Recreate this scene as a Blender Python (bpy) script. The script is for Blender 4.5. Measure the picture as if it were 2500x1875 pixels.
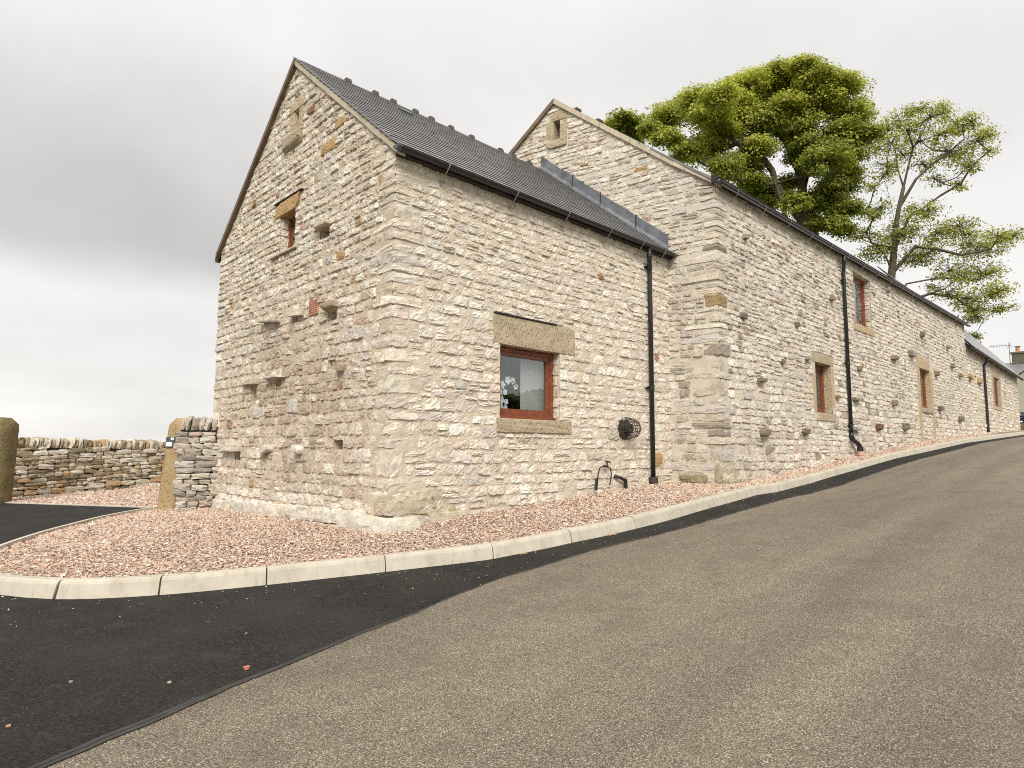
import bpy, bmesh, math, random
import numpy as np
from mathutils import Vector, Matrix
from mathutils.geometry import delaunay_2d_cdt

R = math.radians
for o in list(bpy.data.objects):
    bpy.data.objects.remove(o)
scene = bpy.context.scene
COL = scene.collection

# ------------------------------------------------------------------ camera
CAM = np.array([-4.52, -6.82, 1.0])
YAW, PITCH, ROLL = R(45.597), R(5.7655), R(0.25)
_F = np.array([math.cos(YAW) * math.cos(PITCH), math.sin(YAW) * math.cos(PITCH), math.sin(PITCH)])
_R0 = np.array([math.sin(YAW), -math.cos(YAW), 0.0])
_U0 = np.cross(_R0, _F)
_R = _R0 * math.cos(ROLL) + _U0 * math.sin(ROLL)
_U = -_R0 * math.sin(ROLL) + _U0 * math.cos(ROLL)
cd = bpy.data.cameras.new('camera')
cd.sensor_width = 36.0
cd.lens = 22.32
cd.clip_start = 0.05
cd.clip_end = 6000
cam = bpy.data.objects.new('camera', cd)
COL.objects.link(cam)
cam.matrix_world = Matrix(((_R[0], _U[0], -_F[0], CAM[0]), (_R[1], _U[1], -_F[1], CAM[1]),
                           (_R[2], _U[2], -_F[2], CAM[2]), (0, 0, 0, 1)))
scene.camera = cam

# ------------------------------------------------------------------ world: overcast sky
SUN_EL, SUN_AZ = 42.0, 225.0          # azimuth measured from +X towards +Y of where the sun stands
world = bpy.data.worlds.new('World')
scene.world = world
world.use_nodes = True
nt = world.node_tree
nt.nodes.clear()
def wn(t, **kw):
    n = nt.nodes.new(t)
    for k, v in kw.items():
        setattr(n, k, v)
    return n
def wl(a, b):
    nt.links.new(a, b)
def wmath(op, a, b=None, clamp=False):
    n = wn('ShaderNodeMath', operation=op, use_clamp=clamp)
    for i, v in enumerate((a, b)):
        if v is None:
            continue
        if isinstance(v, (int, float)):
            n.inputs[i].default_value = v
        else:
            wl(v, n.inputs[i])
    return n.outputs[0]
def wrange(v, a, b, c, d):
    n = wn('ShaderNodeMapRange', interpolation_type='SMOOTHSTEP')
    wl(v, n.inputs[0])
    for i, x in enumerate((a, b, c, d)):
        n.inputs[i + 1].default_value = x
    return n.outputs[0]
tc = wn('ShaderNodeTexCoord')
sep = wn('ShaderNodeSeparateXYZ'); wl(tc.outputs['Generated'], sep.inputs[0])
dx, dy, dz = sep.outputs
zc = wmath('MAXIMUM', dz, 0.0)
den = wmath('ADD', zc, 0.22)
comb = wn('ShaderNodeCombineXYZ')
wl(wmath('DIVIDE', dx, den), comb.inputs[0]); wl(wmath('DIVIDE', dy, den), comb.inputs[1])
n1 = wn('ShaderNodeTexNoise'); n1.inputs['Scale'].default_value = 0.75; n1.inputs['Detail'].default_value = 5; n1.inputs['Roughness'].default_value = 0.5
wl(comb.outputs[0], n1.inputs['Vector'])
n2 = wn('ShaderNodeTexNoise'); n2.inputs['Scale'].default_value = 3.0; n2.inputs['Detail'].default_value = 6; n2.inputs['Roughness'].default_value = 0.55
wl(tc.outputs['Generated'], n2.inputs['Vector'])
# a heavier bank of cloud with a lower edge some 14 degrees up, heaviest towards the open country (+Y)
elev = wmath('ADD', dz, wmath('MULTIPLY', wmath('SUBTRACT', n2.outputs['Fac'], 0.5), 0.12))
bank_lo = wrange(elev, 0.195, 0.272, 0.0, 1.0)
bank_hi = wrange(elev, 0.28, 0.55, 1.0, 0.12)
side = wrange(wmath('SUBTRACT', dy, dx), -0.15, 0.62, 0.05, 1.0)
bank = wmath('MULTIPLY', wmath('MULTIPLY', bank_lo, bank_hi), side)
cl = wrange(n1.outputs['Fac'], 0.3, 0.7, 0.905, 1.06)
val = wmath('MULTIPLY', cl, wmath('SUBTRACT', 1.0, wmath('MULTIPLY', bank, 0.34)))
val = wmath('MULTIPLY', val, wrange(n2.outputs['Fac'], 0.3, 0.7, 0.955, 1.04))
val = wmath('MULTIPLY', val, wrange(dz, 0.45, 1.0, 1.0, 1.6))      # overcast skies are brighter overhead
cloudc = wn('ShaderNodeCombineColor')
wl(wmath('MULTIPLY', val, 0.83), cloudc.inputs[0]); wl(wmath('MULTIPLY', val, 0.81), cloudc.inputs[1]); wl(wmath('MULTIPLY', val, 0.785), cloudc.inputs[2])
sky = wn('ShaderNodeTexSky', sky_type='NISHITA')
sky.sun_disc = False
sky.sun_elevation = R(SUN_EL)
sky.sun_rotation = R(90 - SUN_AZ)
bg1 = wn('ShaderNodeBackground'); wl(cloudc.outputs[0], bg1.inputs[0]); bg1.inputs[1].default_value = 0.487
bg2 = wn('ShaderNodeBackground'); wl(sky.outputs[0], bg2.inputs[0]); bg2.inputs[1].default_value = 0.06
mixw = wn('ShaderNodeMixShader'); mixw.inputs[0].default_value = 0.06
wl(bg1.outputs[0], mixw.inputs[1]); wl(bg2.outputs[0], mixw.inputs[2])
wout = wn('ShaderNodeOutputWorld'); wl(mixw.outputs[0], wout.inputs[0])

# ------------------------------------------------------------------ sun behind thin cloud
sl = bpy.data.lights.new('sun', 'SUN')
sl.energy = 1.5
sl.angle = R(26)
sl.color = (1.0, 0.955, 0.89)
sun = bpy.data.objects.new('sun', sl)
COL.objects.link(sun)
_s = Vector((math.cos(R(SUN_AZ)) * math.cos(R(SUN_EL)), math.sin(R(SUN_AZ)) * math.cos(R(SUN_EL)), math.sin(R(SUN_EL))))
sun.rotation_euler = _s.to_track_quat('Z', 'Y').to_euler()
sun.location = (-8, -14, 18)

vs = scene.view_settings
vs.view_transform = 'Standard'; vs.look = 'None'; vs.exposure = 1.25; vs.gamma = 1.0; vs.use_curve_mapping = False
scene.cycles.use_denoising = False
scene.cycles.filter_width = 1.0
scene.cycles.sample_clamp_indirect = 4.0
scene.cycles.max_bounces = 6
scene.cycles.transparent_max_bounces = 8

# ------------------------------------------------------------------ helpers
WP = {}
def tag(o, label=None, cat=None, group=None, kind=None):
    if label: o['label'] = label
    if cat: o['category'] = cat
    if group: o['group'] = group
    if kind: o['kind'] = kind
    return o
def wpos(o):
    return WP.get(o.name, (0.0, 0.0, 0.0))
def put(o, parent, loc):
    COL.objects.link(o)
    if parent is not None:
        o.parent = parent
        pw = wpos(parent)
        o.location = (loc[0] - pw[0], loc[1] - pw[1], loc[2] - pw[2])
    else:
        o.location = loc
    WP[o.name] = tuple(float(v) for v in loc)
    return o
def thing(name, label, cat, loc=(0, 0, 0), group=None):
    o = bpy.data.objects.new(name, None)
    o.empty_display_size = 0.2
    put(o, None, loc)
    return tag(o, label, cat, group)
def rawmesh(name, V, Fq, mat, col=None, smooth=False):
    """V (n,3); Fq: list of faces or (m,k) array"""
    me = bpy.data.meshes.new(name)
    V = np.asarray(V, dtype=np.float32)
    if isinstance(Fq, np.ndarray):
        m, k = Fq.shape
        me.vertices.add(len(V)); me.vertices.foreach_set('co', V.ravel())
        me.loops.add(m * k); me.loops.foreach_set('vertex_index', Fq.astype(np.int32).ravel())
        me.polygons.add(m)
        me.polygons.foreach_set('loop_start', np.arange(0, m * k, k, dtype=np.int32))
        me.polygons.foreach_set('loop_total', np.full(m, k, dtype=np.int32))
        me.update(calc_edges=True)
        me.validate()
    else:
        me.from_pydata([tuple(map(float, v)) for v in V], [], [tuple(map(int, f)) for f in Fq])
    if col is not None:
        a = me.color_attributes.new('Col', 'FLOAT_COLOR', 'POINT')
        col = np.asarray(col, dtype=np.float32)
        if col.shape[1] == 3:
            col = np.concatenate([col, np.ones((len(col), 1), np.float32)], 1)
        if len(a.data) == len(col):
            a.data.foreach_set('color', col.ravel())
    if mat is not None:
        me.materials.append(mat)
    if not smooth:
        me.shade_flat()
    else:
        me.polygons.foreach_set('use_smooth', np.ones(len(me.polygons), bool))
    return me
def mobj(name, V, Fq, mat, parent=None, loc=None, col=None, smooth=False):
    """world-space vertices -> an object whose origin is loc (default: parent's position)"""
    if loc is None:
        loc = wpos(parent) if parent is not None else (0, 0, 0)
    V = np.asarray(V, float) - np.asarray(loc, float)
    me = rawmesh(name, V, Fq, mat, col, smooth)
    return put(bpy.data.objects.new(name, me), parent, loc)
class MB:
    """collects simple shapes into one mesh (world coordinates)"""
    def __init__(s): s.v = []; s.f = []
    def add(s, V, F):
        b = len(s.v); s.v += [tuple(map(float, v)) for v in V]; s.f += [tuple(i + b for i in f) for f in F]; return s
    def box(s, a, b):
        x0, y0, z0 = a; x1, y1, z1 = b
        return s.add([(x0, y0, z0), (x1, y0, z0), (x1, y1, z0), (x0, y1, z0), (x0, y0, z1), (x1, y0, z1), (x1, y1, z1), (x0, y1, z1)],
                     [(0, 3, 2, 1), (4, 5, 6, 7), (0, 1, 5, 4), (1, 2, 6, 5), (2, 3, 7, 6), (3, 0, 4, 7)])
    def tube(s, pts, rad, n=10, caps=True):
        pts = [np.array(p, float) for p in pts]
        rad = rad if hasattr(rad, '__len__') else [rad] * len(pts)
        base = len(s.v); prev = None
        for i, p in enumerate(pts):
            t = pts[min(i + 1, len(pts) - 1)] - pts[max(i - 1, 0)]
            t /= np.linalg.norm(t) + 1e-9
            ref = np.array([0, 0, 1.0]) if abs(t[2]) < .9 else np.array([1.0, 0, 0])
            if prev is None: a = np.cross(t, ref)
            else: a = prev - t * (prev @ t)
            a /= np.linalg.norm(a) + 1e-9; prev = a; b = np.cross(t, a)
            for k in range(n):
                an = 2 * math.pi * k / n
                s.v.append(tuple(p + rad[i] * (math.cos(an) * a + math.sin(an) * b)))
        for i in range(len(pts) - 1):
            for k in range(n):
                k2 = (k + 1) % n
                s.f.append((base + i * n + k, base + i * n + k2, base + (i + 1) * n + k2, base + (i + 1) * n + k))
        if caps:
            s.f.append(tuple(base + k for k in range(n))[::-1])
            s.f.append(tuple(base + (len(pts) - 1) * n + k for k in range(n)))
        return s
    def lathe(s, c, prof, axis=(0, 0, 1), n=14):
        """prof: (radius, height) list along axis"""
        ax = Vector(axis).normalized(); a = ax.orthogonal().normalized(); b = ax.cross(a); c = Vector(c)
        base = len(s.v)
        for r, h in prof:
            for k in range(n):
                an = 2 * math.pi * k / n
                s.v.append(tuple(c + ax * h + (a * math.cos(an) + b * math.sin(an)) * r))
        for i in range(len(prof) - 1):
            for k in range(n):
                k2 = (k + 1) % n
                s.f.append((base + i * n + k, base + i * n + k2, base + (i + 1) * n + k2, base + (i + 1) * n + k))
        return s
    def build(s, name, mat, parent=None, loc=None, smooth=False):
        return mobj(name, s.v, s.f, mat, parent, loc, None, smooth)

# ------------------------------------------------------------------ materials
def newmat(name):
    m = bpy.data.materials.new(name); m.use_nodes = True
    return m, m.node_tree, m.node_tree.nodes['Principled BSDF']
def mixc(t, fac, a, b, mode='MIX'):
    n = t.nodes.new('ShaderNodeMix'); n.data_type = 'RGBA'; n.blend_type = mode
    if isinstance(fac, (int, float)): n.inputs[0].default_value = fac
    else: t.links.new(fac, n.inputs[0])
    for i, v in ((6, a), (7, b)):
        if isinstance(v, tuple): n.inputs[i].default_value = (*v, 1)
        else: t.links.new(v, n.inputs[i])
    return n.outputs[2]
def noise(t, vec, scale, detail=4, rough=0.55, dist=0.0):
    n = t.nodes.new('ShaderNodeTexNoise')
    n.inputs['Scale'].default_value = scale; n.inputs['Detail'].default_value = detail
    n.inputs['Roughness'].default_value = rough; n.inputs['Distortion'].default_value = dist
    if vec is not None: t.links.new(vec, n.inputs['Vector'])
    return n.outputs['Fac']
def ramp(t, v, a, b, c=0.0, d=1.0):
    n = t.nodes.new('ShaderNodeMapRange'); t.links.new(v, n.inputs[0])
    for i, x in enumerate((a, b, c, d)): n.inputs[i + 1].default_value = x
    return n.outputs[0]
def bump(t, h, strength, dist, bsdf, prev=None):
    n = t.nodes.new('ShaderNodeBump'); n.inputs['Strength'].default_value = strength; n.inputs['Distance'].default_value = dist
    t.links.new(h, n.inputs['Height'])
    if prev is not None: t.links.new(prev, n.inputs['Normal'])
    t.links.new(n.outputs[0], bsdf.inputs['Normal'])
    return n.outputs[0]
def geopos(t):
    return t.nodes.new('ShaderNodeNewGeometry').outputs['Position']
def objrand(t):
    return t.nodes.new('ShaderNodeObjectInfo').outputs['Random']
def colattr(t):
    n = t.nodes.new('ShaderNodeVertexColor'); n.layer_name = 'Col'; return n.outputs['Color']
def plain(name, c, rough=0.6, metal=0.0, var=0.12, sc=8, bmp=0.0, bsc=60, bdist=0.01, spec=0.5):
    m, t, b = newmat(name)
    p = geopos(t)
    f = ramp(t, noise(t, p, sc, 5), .3, .7)
    t.links.new(mixc(t, f, tuple(x * (1 - var) for x in c), tuple(min(1, x * (1 + var)) for x in c)), b.inputs['Base Color'])
    b.inputs['Roughness'].default_value = rough; b.inputs['Metallic'].default_value = metal
    b.inputs['Specular IOR Level'].default_value = spec
    if bmp: bump(t, noise(t, p, bsc, 6, .6), bmp, bdist, b)
    return m
def stone_mat(name, lichen=(.22, .19, .14), lamt=.35, lth=.62, stain=(.40, .31, .21), stamt=.25, bmp=.75, lsc=26):
    m, t, b = newmat(name)
    p = geopos(t); c = colattr(t)
    f1 = ramp(t, noise(t, p, 7, 6, .6), .3, .7, .80, 1.16)
    n = t.nodes.new('ShaderNodeMix'); n.data_type = 'RGBA'; n.blend_type = 'MULTIPLY'; n.inputs[0].default_value = 1
    t.links.new(c, n.inputs[6])
    cc = t.nodes.new('ShaderNodeCombineColor')
    for i in range(3): t.links.new(f1, cc.inputs[i])
    t.links.new(cc.outputs[0], n.inputs[7])
    base = n.outputs[2]
    fs = ramp(t, noise(t, p, 3.1, 5, .65, .5), .50, .72, 0, stamt)
    base = mixc(t, fs, base, stain)
    mpl = t.nodes.new('ShaderNodeMapping'); mpl.inputs['Scale'].default_value = (1, 1, 2.2); t.links.new(p, mpl.inputs['Vector'])
    fl = ramp(t, noise(t, mpl.outputs[0], lsc, 5, .7, .3), lth, lth + .13, 0, lamt)
    base = mixc(t, fl, base, lichen)
    fw = ramp(t, noise(t, p, 55, 4, .6), .60, .72, 0, .35)
    base = mixc(t, fw, base, (.72, .68, .60))
    # hairline crevices, in patches
    nc_ = noise(t, p, 13, 3, .6, .8)
    ab = t.nodes.new('ShaderNodeMath'); ab.operation = 'SUBTRACT'; t.links.new(nc_, ab.inputs[0]); ab.inputs[1].default_value = .5
    ab2 = t.nodes.new('ShaderNodeMath'); ab2.operation = 'ABSOLUTE'; t.links.new(ab.outputs[0], ab2.inputs[0])
    crk = ramp(t, ab2.outputs[0], .0, .022, 1, 0)
    ml = t.nodes.new('ShaderNodeMath'); ml.operation = 'MULTIPLY'; t.links.new(crk, ml.inputs[0]); t.links.new(ramp(t, noise(t, p, 5.5, 3), .5, .62, 0, .55), ml.inputs[1])
    base = mixc(t, ml.outputs[0], base, (.17, .125, .075))
    t.links.new(base, b.inputs['Base Color'])
    b.inputs['Roughness'].default_value = .93; b.inputs['Specular IOR Level'].default_value = .2
    h1 = bump(t, noise(t, p, 22, 6, .65), bmp, .03, b)
    bump(t, noise(t, p, 90, 4, .6), .45, .01, b, h1)
    return m
def mortar_mat(name, c, damp=(.30, .28, .21)):
    m, t, b = newmat(name)
    p = geopos(t)
    f = ramp(t, noise(t, p, 4, 6, .6), .3, .7)
    base = mixc(t, f, tuple(x * .86 for x in c), tuple(x * 1.1 for x in c))
    base = mixc(t, ramp(t, noise(t, p, 1.7, 4, .6), .56, .75, 0, .35), base, damp)
    t.links.new(base, b.inputs['Base Color']); b.inputs['Roughness'].default_value = .95
    b.inputs['Specular IOR Level'].default_value = .15
    h1 = bump(t, noise(t, p, 18, 5, .6), .6, .02, b)
    bump(t, noise(t, p, 160, 3, .6), .4, .005, b, h1)
    return m
def tooled_mat(name, c, c2, moss=(.22, .20, .10), mossamt=.3):
    """sandstone dressed with a punch: slanted rows of pick marks"""
    m, t, b = newmat(name)
    p = geopos(t)
    mp = t.nodes.new('ShaderNodeMapping'); mp.inputs['Rotation'].default_value = (0.5, 0.75, 0.3); mp.inputs['Scale'].default_value = (24, 15, 13)
    t.links.new(p, mp.inputs['Vector'])
    v = t.nodes.new('ShaderNodeTexVoronoi'); v.inputs['Scale'].default_value = 1.0; v.inputs['Randomness'].default_value = .75
    t.links.new(mp.outputs[0], v.inputs['Vector'])
    pick = ramp(t, v.outputs['Distance'], .12, .42)
    f = ramp(t, noise(t, p, 5, 6, .6), .3, .7)
    base = mixc(t, f, c, c2)
    base = mixc(t, ramp(t, noise(t, p, 3, 5, .65), .5, .75, 0, mossamt), base, moss)
    t.links.new(base, b.inputs['Base Color'])
    b.inputs['Roughness'].default_value = .92; b.inputs['Specular IOR Level'].default_value = .2
    h1 = bump(t, pick, .8, .016, b)
    bump(t, noise(t, p, 60, 5, .6), .5, .01, b, h1)
    return m

M = {}
M['stone'] = stone_mat('limestone')
M['stone_far'] = stone_mat('limestone_weathered', lichen=(.13, .12, .11), lamt=.75, lth=.565, stain=(.36, .30, .22), stamt=.35, bmp=.9)
M['stone_gable'] = stone_mat('limestone_gable', stain=(.38, .28, .19), stamt=.35)
M['stone_dirty'] = stone_mat('lichened_limestone', lichen=(.09, .075, .05), lamt=.85, lth=.55, stain=(.36, .28, .12), stamt=.75, lsc=8)
M['mortar'] = mortar_mat('lime_mortar', (.595, .52, .41))
M['mortar_gable'] = mortar_mat('lime_mortar_gable', (.545, .465, .355), (.33, .26, .17))
M['mortar_far'] = mortar_mat('lime_mortar_pale', (.58, .52, .42))
M['tooled'] = tooled_mat('tooled_sandstone', (.36, .29, .195), (.48, .40, .285))
M['tooled_yellow'] = tooled_mat('tooled_yellow_sandstone', (.43, .325, .20), (.52, .42, .29), mossamt=.15)
M['tooled_post'] = tooled_mat('gatepost_sandstone', (.34, .24, .12), (.42, .31, .18), moss=(.16, .14, .06), mossamt=.35)
M['moss_post'] = tooled_mat('mossy_gatepost', (.15, .12, .06), (.22, .17, .09), moss=(.09, .10, .03), mossamt=.75)
M['ochre'] = tooled_mat('ochre_stone', (.40, .25, .11), (.48, .33, .17), mossamt=.1)
M['black'] = plain('black_iron', (.018, .018, .02), .38, 0, .25, 20, .2, 90, .004)
M['blackcap'] = plain('grey_plastic', (.07, .085, .10), .45)
M['wood'] = plain('stained_hardwood', (.20, .058, .024), .38, 0, .3, 14, .25, 80, .003)
M['lead'] = plain('lead_sheet', (.115, .125, .14), .5, .35, .32, 5, .35, 9, .02)
M['edging'] = plain('concrete_edging', (.52, .48, .40), .9, 0, .12, 6, .3, 140, .004)
M['verge'] = plain('verge_mortar', (.47, .41, .31), .93, 0, .15, 6, .5, 40, .01)
M['vergewood'] = plain('verge_undercloak', (.17, .115, .075), .85, 0, .25, 6, .4, 40, .01)
M['terracotta'] = plain('terracotta', (.52, .24, .15), .8, 0, .15, 10, .2)
M['pinkpipe'] = plain('clay_pipe_pink', (.56, .36, .30), .7)
M['zinc'] = plain('galvanised_strap', (.30, .27, .22), .55, .5)
M['rust'] = plain('rusty_steel', (.06, .042, .035), .75, .2, .4, 25, .5, 60, .004)
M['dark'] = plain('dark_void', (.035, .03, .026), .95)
M['room'] = plain('room_wall', (.20, .215, .235), .9)
M['linen'] = plain('pale_blind', (.42, .43, .40), .9, 0, .05)
M['petal'] = plain('orchid_petal', (.80, .80, .78), .6, 0, .03)
M['stem'] = plain('orchid_stem', (.10, .16, .05), .6)
M['white'] = plain('white_plate', (.80, .80, .79), .4, 0, .03)
M['lace'] = plain('lace_curtain', (.66, .65, .60), .9, 0, .06)
M['ridge'] = plain('ridge_clay', (.085, .06, .05), .7, 0, .3, 12, .3, 50, .006)
def kerb_mat():
    m, t, b = newmat('concrete_kerb'); p = geopos(t)
    c = mixc(t, ramp(t, noise(t, p, 5, 5), .3, .7), (.43, .39, .315), (.53, .485, .40))
    mp = t.nodes.new('ShaderNodeMapping'); mp.inputs['Scale'].default_value = (14, 14, 1.6); t.links.new(p, mp.inputs['Vector'])
    c = mixc(t, ramp(t, noise(t, mp.outputs[0], 1.0, 4, .6), .52, .75, 0, .5), c, (.30, .25, .16))
    c = mixc(t, ramp(t, noise(t, p, 2.3, 5, .65), .55, .75, 0, .45), c, (.25, .24, .15))
    c = mixc(t, ramp(t, noise(t, p, 60, 3, .6), .66, .74, 0, .4), c, (.17, .15, .11))
    t.links.new(c, b.inputs['Base Color']); b.inputs['Roughness'].default_value = .92; b.inputs['Specular IOR Level'].default_value = .2
    h = bump(t, noise(t, p, 9, 4), .3, .02, b); bump(t, noise(t, p, 150, 4), .4, .004, b, h)
    return m
M['kerb'] = kerb_mat()
def glass_mat(name, tint=(.95, .97, .97), ior=1.9):
    m = bpy.data.materials.new(name); m.use_nodes = True; t = m.node_tree; t.nodes.clear()
    o = t.nodes.new('ShaderNodeOutputMaterial'); mx = t.nodes.new('ShaderNodeMixShader')
    tr = t.nodes.new('ShaderNodeBsdfTransparent'); tr.inputs[0].default_value = (*tint, 1)
    gl = t.nodes.new('ShaderNodeBsdfGlossy'); gl.inputs['Roughness'].default_value = .015; gl.inputs[0].default_value = (.95, .97, 1, 1)
    fr = t.nodes.new('ShaderNodeFresnel'); gm = t.nodes.new('ShaderNodeNewGeometry')
    io = t.nodes.new('ShaderNodeMapRange'); t.links.new(gm.outputs['Backfacing'], io.inputs[0]); io.inputs[3].default_value = ior; io.inputs[4].default_value = 1 / ior; t.links.new(io.outputs[0], fr.inputs[0])
    t.links.new(fr.outputs[0], mx.inputs[0]); t.links.new(tr.outputs[0], mx.inputs[1]); t.links.new(gl.outputs[0], mx.inputs[2])
    t.links.new(mx.outputs[0], o.inputs[0]); return m
M['glass'] = glass_mat('window_glass', ior=1.85)
def slate_mat():
    m, t, b = newmat('roof_slate')
    p = geopos(t); r = objrand(t)
    c = mixc(t, ramp(t, noise(t, p, 6, 5, .6), .3, .7), (.155, .152, .152), (.245, .24, .235))
    c = mixc(t, ramp(t, r, 0, 1, 0, .5), c, (.15, .142, .138))
    c = mixc(t, ramp(t, noise(t, p, 22, 4), .62, .75, 0, .4), c, (.26, .25, .23))
    t.links.new(c, b.inputs['Base Color']); b.inputs['Roughness'].default_value = .27
    bump(t, noise(t, p, 30, 5, .6), .3, .006, b)
    return m
M['slate'] = slate_mat()
M['butt_shade'] = plain('slate_butt_shade', (.085, .083, .083), .85, 0, .3, 20, .4, 60, .004, .2)  # butt faces coloured darker to paint in the shadow line of each slate course
def drystone_mat():
    m, t, b = newmat('dry_stone')
    p = geopos(t); r = objrand(t)
    cr = t.nodes.new('ShaderNodeValToRGB'); e = cr.color_ramp
    cols = [(0, (.36, .30, .20)), (.14, (.52, .46, .35)), (.28, (.27, .22, .14)), (.40, (.58, .53, .44)), (.55, (.47, .32, .17)), (.62, (.42, .37, .28)), (.76, (.64, .60, .52)), (.92, (.20, .17, .11))]
    while len(e.elements) < len(cols): e.elements.new(.5)
    for el, (pos, c) in zip(e.elements, cols): el.position = pos; el.color = (*c, 1)
    e.interpolation = 'CONSTANT'
    t.links.new(r, cr.inputs[0])
    c = mixc(t, ramp(t, noise(t, p, 9, 6, .65), .35, .7, 0, .35), cr.outputs[0], (.20, .165, .10))
    c = mixc(t, ramp(t, noise(t, p, 30, 4, .6), .6, .72, 0, .5), c, (.60, .57, .50))
    t.links.new(c, b.inputs['Base Color']); b.inputs['Roughness'].default_value = .93; b.inputs['Specular IOR Level'].default_value = .2
    bump(t, noise(t, p, 28, 6, .65), .7, .02, b)
    return m
M['drystone'] = drystone_mat()
def dry_pale():
    m = M['drystone'].copy(); m.name = 'dry_stone_pale'
    for n in m.node_tree.nodes:
        if n.type == 'VALTORGB':
            for el, c in zip(n.color_ramp.elements, [(.47, .41, .33), (.52, .47, .39), (.36, .32, .26), (.55, .50, .42), (.45, .36, .30), (.42, .39, .34), (.55, .52, .47), (.28, .26, .23)]): el.color = (*c, 1)
    return m
M['drystone_pale'] = dry_pale()
def asphalt_old():
    m, t, b = newmat('worn_asphalt')
    p = geopos(t)
    v = t.nodes.new('ShaderNodeTexVoronoi'); v.inputs['Scale'].default_value = 140; t.links.new(p, v.inputs['Vector'])
    cr = t.nodes.new('ShaderNodeValToRGB'); e = cr.color_ramp
    cols = [(0, (.085, .069, .049)), (.14, (.185, .152, .108)), (.40, (.275, .23, .168)), (.70, (.22, .183, .131)), (.90, (.315, .27, .205)), (.985, (.50, .44, .36))]
    while len(e.elements) < len(cols): e.elements.new(.5)
    for el, (pos, c) in zip(e.elements, cols): el.position = pos; el.color = (*c, 1)
    sx = t.nodes.new('ShaderNodeSeparateColor'); t.links.new(v.outputs['Color'], sx.inputs[0]); t.links.new(sx.outputs[0], cr.inputs[0])
    c = mixc(t, ramp(t, v.outputs['Distance'], .28, .66, 0, .85), cr.outputs[0], (.055, .044, .032))
    mp = t.nodes.new('ShaderNodeMapping'); mp.inputs['Scale'].default_value = (.10, 1.5, 1); mp.inputs['Rotation'].default_value = (0, 0, R(-3)); t.links.new(p, mp.inputs['Vector'])
    big = ramp(t, noise(t, mp.outputs[0], 1.0, 5, .55), .30, .70, .90, 1.34)
    g = t.nodes.new('ShaderNodeCombineColor')
    for i in range(3): t.links.new(big, g.inputs[i])
    c = mixc(t, 1.0, c, g.outputs[0], 'MULTIPLY')
    c = mixc(t, ramp(t, noise(t, p, 2.2, 7, .75), .48, .70, 0, .55), c, (.10, .080, .056))
    spot = ramp(t, noise(t, p, 6.5, 2, .5), .755, .80, 0, .7)
    c = mixc(t, spot, c, (.045, .04, .034))
    t.links.new(c, b.inputs['Base Color']); b.inputs['Roughness'].default_value = .82; b.inputs['Specular IOR Level'].default_value = .3
    h = bump(t, v.outputs['Distance'], .55, .006, b)
    bump(t, noise(t, p, 40, 4, .6), .35, .008, b, h)
    return m
M['asphalt_old'] = asphalt_old()
def asphalt_new():
    m, t, b = newmat('new_tarmac')
    p = geopos(t)
    v = t.nodes.new('ShaderNodeTexVoronoi'); v.inputs['Scale'].default_value = 105; t.links.new(p, v.inputs['Vector'])
    sx = t.nodes.new('ShaderNodeSeparateColor'); t.links.new(v.outputs['Color'], sx.inputs[0])
    c = mixc(t, ramp(t, sx.outputs[0], .2, 1, 0, 1), (.005, .0046, .004), (.031, .028, .0245))
    c = mixc(t, ramp(t, noise(t, p, 1.2, 5, .6), .40, .72, 0, .55), c, (.036, .033, .027))
    c = mixc(t, ramp(t, noise(t, p, 60, 2, .5), .66, .73, 0, .55), c, (.12, .108, .09))
    c = mixc(t, ramp(t, noise(t, p, 3.5, 6, .7), .55, .75, 0, .3), c, (.075, .066, .052))
    t.links.new(c, b.inputs['Base Color']); b.inputs['Roughness'].default_value = .85; b.inputs['Specular IOR Level'].default_value = .22
    h = bump(t, v.outputs['Distance'], .6, .005, b)
    bump(t, noise(t, p, 35, 4, .6), .3, .006, b, h)
    return m
M['asphalt_new'] = asphalt_new()
M['bitumen'] = plain('bitumen_joint', (.040, .037, .033), .85, 0, .3, 8, .3, 60, .004)
def gravel_mat():
    m, t, b = newmat('gravel_bed')
    p = geopos(t)
    v = t.nodes.new('ShaderNodeTexVoronoi'); v.inputs['Scale'].default_value = 42; t.links.new(p, v.inputs['Vector'])
    cr = t.nodes.new('ShaderNodeValToRGB'); e = cr.color_ramp
    cols = [(0, (.30, .17, .12)), (.2, (.47, .29, .22)), (.4, (.55, .41, .32)), (.6, (.38, .25, .19)), (.75, (.60, .50, .42)), (.9, (.25, .2, .17))]
    while len(e.elements) < len(cols): e.elements.new(.5)
    for el, (pos, c) in zip(e.elements, cols): el.position = pos; el.color = (*c, 1)
    sx = t.nodes.new('ShaderNodeSeparateColor'); t.links.new(v.outputs['Color'], sx.inputs[0]); t.links.new(sx.outputs[0], cr.inputs[0])
    c = mixc(t, ramp(t, v.outputs['Distance'], .3, .75, 0, .7), cr.outputs[0], (.13, .08, .06))
    t.links.new(c, b.inputs['Base Color']); b.inputs['Roughness'].default_value = .9
    n = t.nodes.new('ShaderNodeMath'); n.operation = 'SUBTRACT'; n.inputs[0].default_value = 1; t.links.new(v.outputs['Distance'], n.inputs[1])
    bump(t, n.outputs[0], 1.0, .02, b)
    return m
M['gravel'] = gravel_mat()
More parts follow.
